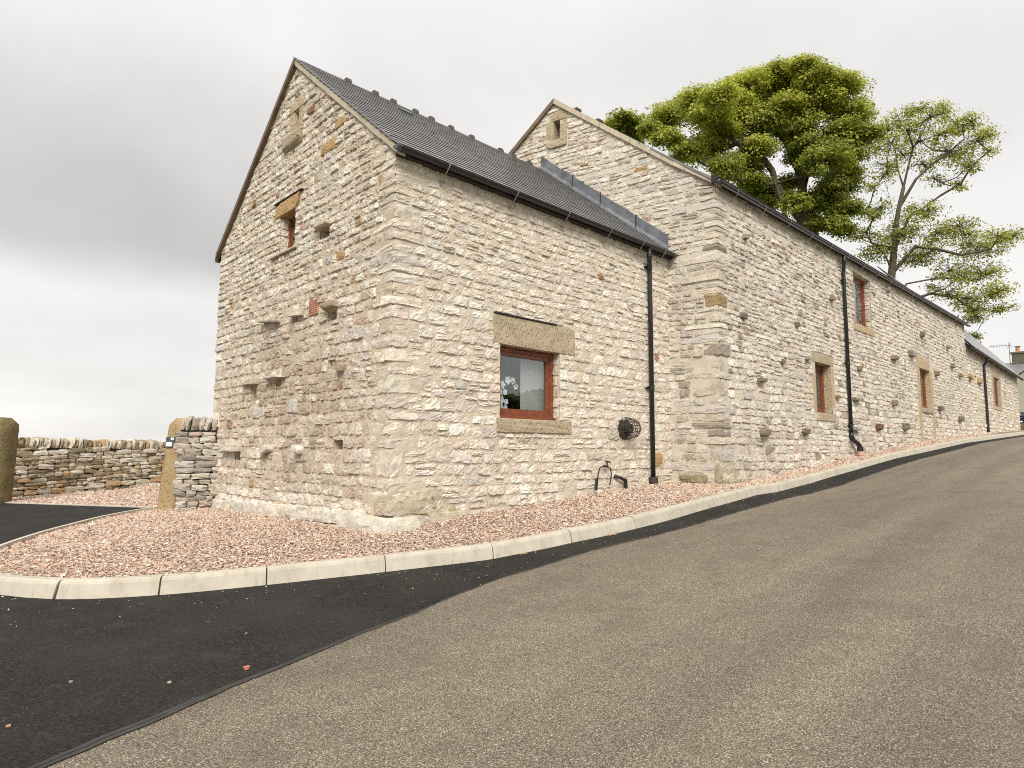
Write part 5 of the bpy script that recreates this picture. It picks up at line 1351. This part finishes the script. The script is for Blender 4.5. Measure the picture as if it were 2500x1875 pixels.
# ================================================================== trees
def tree(name, label, base, lobes, trunk, seed, leaf_n, leaf_sz, cols, sparse=1.0, r0=.42, twigs=9, group='trees behind the barns', upsh=1.0, limbs=()):
    """lobes: (x,y,z,r,density,tone); trunk: list of points"""
    rs_ = np.random.RandomState(seed); root = thing(name, label, 'tree', tuple(base), group)
    nodes = [np.array(p, float) for p in trunk]; parent = [-1] + list(range(len(trunk) - 1)); tips = []
    for (at, pts) in limbs:
        prev = at
        for p in pts: nodes.append(np.array(p, float)); parent.append(prev); prev = len(nodes) - 1
    lob = sorted(lobes, key=lambda l: np.linalg.norm(np.array(l[:3]) - nodes[len(trunk) // 2]))
    for l in lob:
        c = np.array(l[:3]); best, bi = 1e9, 0
        for i, p in enumerate(nodes):
            d = np.linalg.norm(c - p) + .9 * max(0, p[2] - c[2] + .3) + (3.0 if i < 1 else 0)
            if d < best: best, bi = d, i
        a = nodes[bi]; d = c - a; n_ = max(1, int(np.linalg.norm(d) / .9)); prev = bi
        for k in range(1, n_ + 1):
            t = k / n_; p = a + d * t + np.array([0, 0, -.10 * np.linalg.norm(d) * math.sin(math.pi * t)]) + rs_.randn(3) * .10 * (1 if k < n_ else .3)
            nodes.append(p); parent.append(prev); prev = len(nodes) - 1
        tips.append((prev, l))
    LP, LC, LN = [], [], []
    for ti, l in tips:
        c = np.array(l[:3]); r = l[3]; dens = l[4]; tone = l[5]
        nt_ = max(4, int(twigs * r * 1.1))
        for _ in range(nt_):
            v = rs_.randn(3); v /= np.linalg.norm(v); v[2] = (abs(v[2]) if rs_.rand() < .72 * (sparse > .9) else v[2]) * .85 + .05
            e = c + v * r * rs_.uniform(.6, 1.0) * np.array([1, 1, .72]); m = (nodes[ti] + e) / 2 + rs_.randn(3) * .12
            nodes.append(m); parent.append(ti); nodes.append(e); parent.append(len(nodes) - 2)
            k = int(leaf_n * dens * rs_.uniform(.6, 1.3)); cl = rs_.uniform(.30, .52) * min(1.0, r)
            pd = rs_.randn(k, 3); pd /= np.linalg.norm(pd, axis=1)[:, None]; pp = pd * np.array([1, 1, .5 if sparse > .9 else .38]) * (cl * (2.05 if sparse > .9 else 1.9)) * rs_.rand(k, 1) ** .42 + e
            pp2 = m + (e - m) * rs_.rand(max(1, k // 4), 1) + rs_.randn(max(1, k // 4), 3) * .22
            pp = np.vstack([pp, pp2]); LP.append(pp); LN.append((pp - c) / r)
            bright = rs_.uniform(.75, 1.25)
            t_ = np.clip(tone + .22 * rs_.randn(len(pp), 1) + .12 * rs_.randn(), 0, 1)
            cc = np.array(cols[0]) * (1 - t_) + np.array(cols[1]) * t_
            br = rs_.rand(len(pp)) < .04 + .03 * (1 - sparse); cc[br] = cols[2]
            LC.append(cc * bright * np.exp(.15 * rs_.randn(len(pp), 1)))
    n = len(nodes); w = np.zeros(n); ch = [[] for _ in range(n)]
    for i, p in enumerate(parent):
        if p >= 0: ch[p].append(i)
    for i in range(n - 1, -1, -1):
        w[i] = 1.0 if not ch[i] else sum(w[j] for j in ch[i])
    rad = np.maximum(.010 + .006 * (sparse < .9), r0 * (w / w[0]) ** (.56 if sparse > .9 else .62))
    tb, bb = MB(), MB(); nt0 = len(trunk)
    tb.tube([nodes[i] for i in range(nt0)], [max(rad[i], r0 * (.35 + .65 * (1 - i / nt0))) for i in range(nt0)], 10)
    for i in range(nt0, n):
        p = parent[i]; rp_ = min(rad[p], rad[i] * 1.6) if p >= nt0 else min(rad[p], rad[i] * 1.5)
        bb.tube([nodes[p], nodes[i]], [rp_, rad[i]], 6 if rad[i] > .04 else 4, False)
    tb.build('trunk', M['bark'], root, None, True); bb.build('branches', M['bark'], root, None, True)
    P = np.vstack(LP); C = np.vstack(LC); k = len(P)
    nrm = rs_.randn(k, 3) * .55 + np.array([-.15, -.2, .75]) * upsh + .75 * np.vstack(LN); nrm /= np.linalg.norm(nrm, axis=1)[:, None]
    a = np.cross(nrm, rs_.randn(k, 3)); a /= np.linalg.norm(a, axis=1)[:, None] + 1e-9; b = np.cross(nrm, a)
    s = leaf_sz * np.exp(.25 * rs_.randn(k, 1)); droop = nrm * s * .25
    V = np.stack([P - a * s, P + b * s * .55 - a * s * .1 + droop, P + a * s * .75 + b * s * .15, P + a * s * .6 - b * s * .45 , P - b * s * .6 - a * s * .2 + droop * .5], 1)
    F = np.array([(0, 1, 2), (0, 2, 3), (0, 3, 4)]); Fa = (F[None] + 5 * np.arange(k)[:, None, None]).reshape(-1, 3)
    cr = mobj('crown', V.reshape(-1, 3), Fa, M['leaf'], root, None, np.clip(np.repeat(C, 5, 0), 0, .6))
    return root
LEAF1 = [(.16, .195, .036), (.56, .54, .10), (.46, .34, .08)]
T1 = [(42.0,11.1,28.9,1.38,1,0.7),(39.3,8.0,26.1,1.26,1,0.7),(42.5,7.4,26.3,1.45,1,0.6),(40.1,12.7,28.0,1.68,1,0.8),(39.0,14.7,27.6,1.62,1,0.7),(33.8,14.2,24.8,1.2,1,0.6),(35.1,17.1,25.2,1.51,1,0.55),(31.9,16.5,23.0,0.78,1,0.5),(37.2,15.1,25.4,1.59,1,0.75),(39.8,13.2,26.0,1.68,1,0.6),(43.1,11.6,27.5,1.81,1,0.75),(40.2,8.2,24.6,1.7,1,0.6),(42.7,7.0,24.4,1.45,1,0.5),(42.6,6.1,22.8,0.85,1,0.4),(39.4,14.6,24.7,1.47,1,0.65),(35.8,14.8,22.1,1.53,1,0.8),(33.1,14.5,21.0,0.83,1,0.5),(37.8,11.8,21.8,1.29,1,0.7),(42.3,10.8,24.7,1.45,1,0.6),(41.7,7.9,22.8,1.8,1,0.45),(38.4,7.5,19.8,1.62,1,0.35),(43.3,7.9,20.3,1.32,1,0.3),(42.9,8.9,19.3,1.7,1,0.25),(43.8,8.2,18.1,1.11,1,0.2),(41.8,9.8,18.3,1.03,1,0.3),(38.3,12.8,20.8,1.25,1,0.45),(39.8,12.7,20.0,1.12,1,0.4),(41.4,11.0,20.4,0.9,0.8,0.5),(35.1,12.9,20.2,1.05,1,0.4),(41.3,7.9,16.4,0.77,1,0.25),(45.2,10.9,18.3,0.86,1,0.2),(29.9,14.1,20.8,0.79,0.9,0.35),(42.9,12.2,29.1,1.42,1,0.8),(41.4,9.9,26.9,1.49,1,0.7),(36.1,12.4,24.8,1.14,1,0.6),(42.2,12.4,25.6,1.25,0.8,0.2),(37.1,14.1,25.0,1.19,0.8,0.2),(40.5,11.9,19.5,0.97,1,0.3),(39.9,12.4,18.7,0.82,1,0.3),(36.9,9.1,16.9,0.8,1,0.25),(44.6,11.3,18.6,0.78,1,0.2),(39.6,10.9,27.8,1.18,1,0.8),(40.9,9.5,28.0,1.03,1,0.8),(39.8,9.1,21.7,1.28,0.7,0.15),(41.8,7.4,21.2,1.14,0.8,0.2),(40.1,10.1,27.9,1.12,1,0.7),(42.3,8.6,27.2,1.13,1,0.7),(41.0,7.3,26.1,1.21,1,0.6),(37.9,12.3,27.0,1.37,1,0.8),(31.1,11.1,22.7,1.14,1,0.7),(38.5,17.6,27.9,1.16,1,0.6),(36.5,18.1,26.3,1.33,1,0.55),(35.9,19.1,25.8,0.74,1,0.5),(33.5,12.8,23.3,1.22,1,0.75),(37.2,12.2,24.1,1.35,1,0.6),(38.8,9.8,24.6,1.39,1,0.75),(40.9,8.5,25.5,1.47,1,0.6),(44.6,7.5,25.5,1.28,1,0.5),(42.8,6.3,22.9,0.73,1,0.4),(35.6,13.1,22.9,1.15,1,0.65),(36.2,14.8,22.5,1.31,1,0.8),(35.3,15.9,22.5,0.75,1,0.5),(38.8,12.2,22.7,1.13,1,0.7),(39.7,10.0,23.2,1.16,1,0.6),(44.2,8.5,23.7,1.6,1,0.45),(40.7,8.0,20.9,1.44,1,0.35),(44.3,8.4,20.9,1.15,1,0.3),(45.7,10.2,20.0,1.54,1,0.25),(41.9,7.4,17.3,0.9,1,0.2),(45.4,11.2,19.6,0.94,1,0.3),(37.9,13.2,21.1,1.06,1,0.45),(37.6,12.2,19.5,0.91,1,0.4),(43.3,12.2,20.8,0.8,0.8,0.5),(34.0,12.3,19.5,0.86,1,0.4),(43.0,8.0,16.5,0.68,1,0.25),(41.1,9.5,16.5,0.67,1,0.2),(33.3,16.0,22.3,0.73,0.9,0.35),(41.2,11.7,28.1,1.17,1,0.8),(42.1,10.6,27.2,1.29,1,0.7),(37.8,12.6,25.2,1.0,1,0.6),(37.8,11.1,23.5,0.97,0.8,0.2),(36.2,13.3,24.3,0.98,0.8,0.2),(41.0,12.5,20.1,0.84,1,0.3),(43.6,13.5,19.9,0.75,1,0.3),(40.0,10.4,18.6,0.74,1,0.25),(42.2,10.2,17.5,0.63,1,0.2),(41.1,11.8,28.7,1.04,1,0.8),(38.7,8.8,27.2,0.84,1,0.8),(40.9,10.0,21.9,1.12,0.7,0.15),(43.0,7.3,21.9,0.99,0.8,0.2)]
T2 = [(55.2,7.0,29.0,1.56,0.55,0.5),(54.8,4.7,28.2,1.68,0.55,0.6),(60.3,3.9,29.5,1.61,0.55,0.6),(58.2,2.2,26.5,1.35,0.55,0.5),(59.1,6.4,28.3,1.81,0.55,0.5),(59.1,4.3,26.7,1.93,0.55,0.5),(60.6,3.4,25.4,1.06,0.55,0.5),(54.3,7.9,28.1,1.22,0.9,0.4),(56.0,8.3,25.5,1.42,0.55,0.4),(50.9,8.0,22.2,0.99,0.55,0.3),(54.4,8.7,21.5,1.22,0.55,0.3),(52.7,9.3,19.1,1.02,0.6,0.3),(57.2,6.4,21.3,1.57,0.9,0.5),(55.6,7.6,19.2,1.9,1,0.35),(59.0,5.6,19.7,1.94,1,0.5),(57.8,3.7,19.5,1.35,0.8,0.55),(63.4,4.0,19.3,2.0,0.8,0.5),(65.9,2.4,19.7,1.66,0.8,0.5),(62.3,0.7,19.0,0.86,0.8,0.5),(54.5,8.9,17.7,1.56,0.9,0.3),(57.5,6.7,17.5,1.92,0.8,0.35),(61.2,5.2,16.8,1.97,0.7,0.35),(64.3,3.5,16.8,1.82,0.7,0.45),(59.7,1.8,14.1,1.34,0.8,0.4),(61.2,1.8,12.8,0.94,0.9,0.35),(58.2,3.7,13.4,1.51,0.7,0.3),(58.9,3.2,12.0,1.01,0.9,0.3),(56.0,4.6,13.6,0.99,0.6,0.3),(61.3,4.1,10.6,0.7,1,0.3),(58.5,1.5,25.5,0.67,0.55,0.5),(58.1,6.7,30.9,1.08,0.55,0.5),(58.9,4.8,30.5,1.07,0.55,0.6),(51.8,9.1,20.5,0.67,0.55,0.3),(57.0,3.0,27.7,1.21,0.55,0.6),(59.2,1.8,27.2,1.09,0.55,0.5),(61.3,4.0,27.0,1.58,0.55,0.5),(58.1,2.7,24.4,0.81,0.55,0.5),(52.1,7.4,23.4,1.06,0.55,0.4),(53.9,9.1,20.8,0.97,0.55,0.3),(53.6,10.4,19.2,0.84,0.55,0.3),(56.0,5.7,20.8,1.22,0.7200000000000001,0.5),(58.2,8.4,20.4,1.59,0.8,0.35),(60.2,3.6,19.4,1.12,0.6400000000000001,0.55),(61.5,3.0,18.0,1.54,0.6400000000000001,0.5),(60.1,1.5,18.7,1.22,0.6400000000000001,0.5),(54.5,8.8,18.2,1.25,0.7200000000000001,0.3),(56.9,6.3,17.3,1.52,0.6400000000000001,0.35),(55.4,3.7,14.6,1.43,0.5599999999999999,0.35),(61.6,2.9,16.0,1.4,0.5599999999999999,0.45),(58.7,1.6,13.8,1.05,0.6400000000000001,0.4),(60.2,4.0,13.4,1.25,0.5599999999999999,0.3),(58.1,3.1,12.5,0.8,0.7200000000000001,0.3),(61.6,6.6,15.4,0.88,0.55,0.3),(61.3,4.1,10.5,0.56,0.8,0.3),(57.7,5.9,30.6,0.85,0.55,0.5),(59.0,4.7,30.3,0.85,0.55,0.6),(51.9,8.4,20.0,0.53,0.55,0.3),(50.9,6.7,25.3,1.3,0.6,0.5),(55.0,6.4,27.8,1.37,0.6,0.5),(55.4,8.7,27.1,1.07,0.6,0.4),(56.9,5.8,25.3,1.22,0.55,0.4),(56.7,7.2,26.5,1.24,0.55,0.4),(59.1,4.9,28.4,1.42,0.6,0.6),(56.8,2.2,27.7,1.0,0.6,0.6),(60.9,1.9,27.9,0.87,0.6,0.5),(60.9,5.8,25.1,1.1,0.5,0.4),(58.1,3.5,23.2,0.85,0.5,0.4)]
T3 = [(35.1,21.1,26.5,1.2,1,0.5),(37.2,21.6,26.6,1.0,1,0.45),(36.0,22.3,26.9,0.66,1,0.5),(38.0,21.6,26.8,0.84,1,0.4),(36.2,21.7,25.8,1.31,1,0.3),(36.2,22.9,27.0,1.0,1,0.3)]
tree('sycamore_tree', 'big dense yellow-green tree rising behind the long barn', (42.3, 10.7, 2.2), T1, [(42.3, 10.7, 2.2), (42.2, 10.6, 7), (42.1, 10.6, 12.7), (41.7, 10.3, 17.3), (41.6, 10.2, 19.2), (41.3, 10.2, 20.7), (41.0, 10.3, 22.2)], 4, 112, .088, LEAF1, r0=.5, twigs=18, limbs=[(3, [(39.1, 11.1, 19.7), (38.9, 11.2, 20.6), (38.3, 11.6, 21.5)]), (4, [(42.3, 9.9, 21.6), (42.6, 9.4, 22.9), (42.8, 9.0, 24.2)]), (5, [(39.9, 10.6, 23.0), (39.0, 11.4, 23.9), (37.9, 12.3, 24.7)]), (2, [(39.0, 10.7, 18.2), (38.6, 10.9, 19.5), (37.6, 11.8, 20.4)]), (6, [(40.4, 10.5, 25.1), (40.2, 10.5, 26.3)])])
tree('sycamore_tree', 'sparse open-branched tree right of the dense one', (55.3, 9.0, 2.5), T2, [(55.3, 9.0, 2.5), (55.4, 8.8, 8), (55.4, 8.7, 13.0), (55.4, 8.3, 15.9), (55.4, 8.0, 18.0), (55.4, 7.8, 19.9), (55.5, 7.5, 21.5), (55.6, 7.1, 23.2)], 9, 17, .092, [(.20, .235, .040), (.54, .52, .10), (.46, .32, .09)], sparse=.3, r0=.36, twigs=22, limbs=[(7, [(55.7, 6.7, 24.9), (56.0, 6.3, 26.6), (56.5, 5.6, 28.0), (56.8, 5.1, 29.2)]), (6, [(55.8, 6.2, 23.7), (56.6, 5.2, 24.9), (57.7, 4.0, 26.1), (58.4, 3.1, 27.1)]), (5, [(54.8, 8.0, 22.5), (54.3, 8.3, 24.2), (54.3, 8.0, 25.6)]), (4, [(56.2, 6.9, 20.8), (57.0, 6.0, 21.5), (57.9, 5.0, 22.5)]), (3, [(55.6, 6.5, 17.9), (56.8, 5.3, 17.7), (58.3, 3.9, 17.2), (60.1, 2.1, 17.7)]), (2, [(55.3, 7.2, 14.8), (56.8, 5.7, 15.2), (58.2, 4.3, 15.3), (59.7, 2.9, 15.2)]), (7, [(55.7, 7.5, 25.1), (55.4, 7.5, 26.7), (55.6, 7.1, 28.3)]), (3, [(55.5, 9.1, 19.4), (54.9, 9.7, 19.7)]), (2, [(56.3, 5.7, 13.9), (57.7, 4.3, 13.5), (58.8, 3.4, 12.5)])])
tree('sycamore_tree', 'small rounded treetop showing just above the gable verge', (37.2, 22.4, 1.5), T3, [(37.2, 22.4, 1.5), (37.2, 22.4, 12), (37.3, 22.4, 22), (37.3, 22.5, 25)], 14, 80, .115, LEAF1, r0=.4, twigs=16)


# ================================================================== house, aerial and car at the top of the road
house = thing('grey_house', 'grey house with stone chimney far up the road', 'house', (84, 2, 3.1))
hx0, hx1, hy0, hy1 = 80.2, 86.8, -6.0, 5.0
zr_h, ze_h = 10.45, 7.6
MB().box((hx0, hy0, 2.8), (hx1, hy1, ze_h)).add([(hx0, hy0, ze_h), (hx1, hy0, ze_h), ((hx0 + hx1) / 2, hy0, zr_h)], [(0, 1, 2)]).build('wall', M['render'], house)
hr = slab(MB(), [(hx0 - .4, hy0 - .3, ze_h - .1), (hx0 - .4, hy1 + .3, ze_h - .1), ((hx0 + hx1) / 2, hy1 + .3, zr_h + .15), ((hx0 + hx1) / 2, hy0 - .3, zr_h + .15)], .12)
hr = slab(hr, [((hx0 + hx1) / 2, hy0 - .3, zr_h + .15), ((hx0 + hx1) / 2, hy1 + .3, zr_h + .15), (hx1 + .4, hy1 + .3, ze_h - .1), (hx1 + .4, hy0 - .3, ze_h - .1)], .12).build('roof', M['slate'], house)
# projecting wing with its own pale gable
MB().box((77.6, -4.1, 2.8), (80.1, 3.5, 8.3)).add([(77.6, -4.1, 8.3), (77.6, 3.5, 8.3), (77.6, -.3, 11.0)], [(0, 1, 2)]).build('wing', M['render'], house)
slab(MB(), [(77.4, 3.7, 8.3), (83, 3.7, 8.3), (83, -.3, 11.15), (77.4, -.3, 11.15)], .1).build('wing_roof', M['slate'], house)
slab(MB(), [(77.4, -.3, 11.15), (83, -.3, 11.15), (83, -4.3, 8.3), (77.4, -4.3, 8.3)], .1).build('wing_roof', M['slate'], house)
ch = MB().box((83.2, 2.5, 9.6), (84.4, 4.15, 11.55)).box((83.1, 2.4, 11.55), (84.5, 4.25, 11.75)).build('chimney', M['chimney'], hr)
MB().lathe((83.8, 3.65, 11.75), [(.24, 0), (.26, .06), (.2, .12), (.19, .5), (.22, .55), (.0, .5)]).build('chimney_pot', M['terracotta'], hr)
MB().lathe((83.8, 3.65, 12.38), [(.30, 0), (.30, .04), (.0, .10)]).tube([(83.62, 3.65, 12.2), (83.62, 3.65, 12.4)], .02, 5).tube([(83.98, 3.65, 12.2), (83.98, 3.65, 12.4)], .02, 5).build('cowl', M['zinc'], hr)
aer = thing('television_aerial', 'thin television aerial on a mast beside the chimney pot', 'aerial', (83.5, 4.35, 10.6))
MB().tube([(83.5, 4.35, 10.4), (83.5, 4.35, 12.75)], .035, 6).build('mast', M['alu'], aer)
bm = MB().tube([(83.4, 4.1, 12.55), (83.0, 6.0, 12.58)], .03, 5)
for k in range(12):
    y = 4.5 + k * .13; bm.tube([(83.3 - k * .025 - .0, y, 12.40), (83.3 - k * .025, y, 12.72)], .012, 4)
bm.build('boom', M['alu'], aer)
MB().tube([(83.45, 4.15, 12.2), (83.4, 4.35, 12.95)], .02, 4).tube([(83.45, 4.5, 12.2), (83.4, 4.2, 12.95)], .02, 4).build('reflector', M['alu'], aer)

car = thing('parked_car', 'dark blue car parked past the outbuilding at the right edge', 'car', (63.0, 1.0, 2.68))
def carbody():
    # side outline (x along the car, z), lofted across the width
    out = [(-2.05, .35), (-2.1, .75), (-2.0, .98), (-1.75, 1.05), (-1.35, 1.42), (-.6, 1.5), (.35, 1.46), (1.0, 1.05), (1.9, .88), (2.1, .65), (2.08, .35)]
    V = []; prof = [(-.82, .92), (-.86, 1.0), (-.6, 1.0), (0, 1.0), (.6, 1.0), (.86, 1.0), (.82, .92)]
    for (yy_, k) in prof:
        for (x, z) in out:
            tum = 1 - .16 * max(0, z - .95) / .5
            V.append((x * (1 if abs(yy_) < .85 else .985), yy_ * tum, .35 + (z - .35) * (k if z > .5 else 1)))
    m = len(out); F = [(i * m + k, i * m + (k + 1) % m, (i + 1) * m + (k + 1) % m, (i + 1) * m + k) for i in range(len(prof) - 1) for k in range(m)]
    F += [tuple(range(m)), tuple((len(prof) - 1) * m + k for k in range(m))[::-1]]
    return V, F
V, F = carbody(); cyaw = R(-6)
def carP(V): V = np.array(V, float); return np.column_stack([V[:, 0] * math.cos(cyaw) - V[:, 1] * math.sin(cyaw) + 63.0, V[:, 0] * math.sin(cyaw) + V[:, 1] * math.cos(cyaw) + 1.0, V[:, 2] + 2.68])
body = mobj('body', carP(V), F, M['carpaint'], car)
def cpart(name, mb, mat, par=None): return mobj(name, carP(mb.v), mb.f, mat, par or car)
cpart('rear_window', MB().add([(-1.78, -.62, 1.08), (-1.78, .62, 1.08), (-1.40, .55, 1.42), (-1.40, -.55, 1.42)], [(0, 3, 2, 1)]), M['carglass'])
cpart('windscreen', MB().add([(1.02, -.66, 1.08), (1.02, .66, 1.08), (.42, .56, 1.45), (.42, -.56, 1.45)], [(0, 1, 2, 3)]), M['carglass'])
for s in (-1, 1):
    cpart('side_window', MB().add([(-1.3, s * .80, 1.08), (.85, s * .80, 1.08), (.3, s * .765, 1.40), (-1.1, s * .765, 1.40)], [(0, 1, 2, 3)]), M['carglass'])
    cpart('tail_light', MB().box((-2.12, s * .78 - .12, .78), (-1.98, s * .78 + .12, .96)), M['redlens'])
    for x in (-1.3, 1.35):
        wl_ = cpart('wheel', MB().lathe((x, s * .72, .31), [(.0, 0), (.31, 0), (.32, .04), (.32, .16), (.31, .2), (.0, .2)], (0, s, 0), 18), M['rubber'])
        cpart('rim', MB().lathe((x, s * .925, .31), [(.2, -.01), (.2, .006), (.0, .012)], (0, s, 0), 12), M['alu'], wl_)
cpart('number_plate', MB().box((-2.13, -.26, .58), (-2.09, .26, .69)), M['white'])

# hedge and trees across the road (they show only as a dark line mirrored in the window glass)
rs = np.random.RandomState(8); k = 16000
az = np.linspace(-2.5, -.5, 60)
hx = rs.uniform(-10, 60, k); hh_ = 3.3 + 1.0 * np.sin(hx * .35) + .8 * np.sin(hx * .9 + 1); P = np.column_stack([hx, -24 + rs.randn(k) * .8, G(hx) - .3 + hh_ * rs.rand(k) ** .6])
nrm = rs.randn(k, 3); nrm /= np.linalg.norm(nrm, axis=1)[:, None]; a = np.cross(nrm, rs.randn(k, 3)); a /= np.linalg.norm(a, axis=1)[:, None]; b = np.cross(nrm, a); s = .35
V = np.stack([P - a * s, P + b * s, P + a * s, P - b * s], 1).reshape(-1, 3); F = np.arange(4 * k).reshape(-1, 4)
tag(mobj('hedge', V, F, M['leaf'], None, (0, 0, 0), np.repeat(np.array([[.13, .16, .06]]) * np.exp(.3 * rs.randn(k, 1)), 4, 0)), 'tall hedge across the road mirrored in the window', 'hedge', kind='stuff')

# small things on the tarmac
def zt_(x, y): return float(road_z(x, y)) + .014
r2 = np.random.RandomState(2)
for (x, y, s, c, lab) in ((-2.98, -3.12, .015, (.50, .20, .11), 'orange-red stone chip by the tarmac seam'), (-3.35, -3.02, .009, (.55, .42, .30), 'pale stone chip on the dark tarmac'), (-3.72, -2.62, .009, (.30, .22, .17), 'brown stone chip on the dark tarmac'), (-4.03, -3.05, .009, (.50, .30, .18), 'tan stone chip near the lower left corner')):
    tag(block_obj('stone_chip', r2, (x, y, zt_(x, y) + s * .5), (s, s * .75, s * .6), M['pebble'], None, 2, c, rnd=.3, amp=.2), lab, 'stone')
for (x, y, an, L, lab) in ((1.55, -2.25, .25, .26, 'pale dead twig lying against the kerb'), (.30, -2.03, .1, .13, 'short brown twig fragment beside the lower kerb')):
    d = np.array([math.cos(an), math.sin(an), 0]); p = np.array([x, y, zt_(x, y) + .006])
    tw = MB().tube([p + np.array([d[0] * L * t, d[1] * L * t, float(G(x + d[0] * L * t) - G(x)) + .004 * math.sin(t * 9)]) + np.array([0, .012 * math.sin(t * 7), 0]) for t in np.linspace(0, 1, 7)], [.006, .007, .006, .006, .005, .004, .003], 6)
    tw.tube([p + d * L * .5, p + d * L * .72 + np.array([.0, -.03, .01])], .004, 5); tag(tw.build('twig', M['stick'], None, tuple(p)), lab, 'twig')
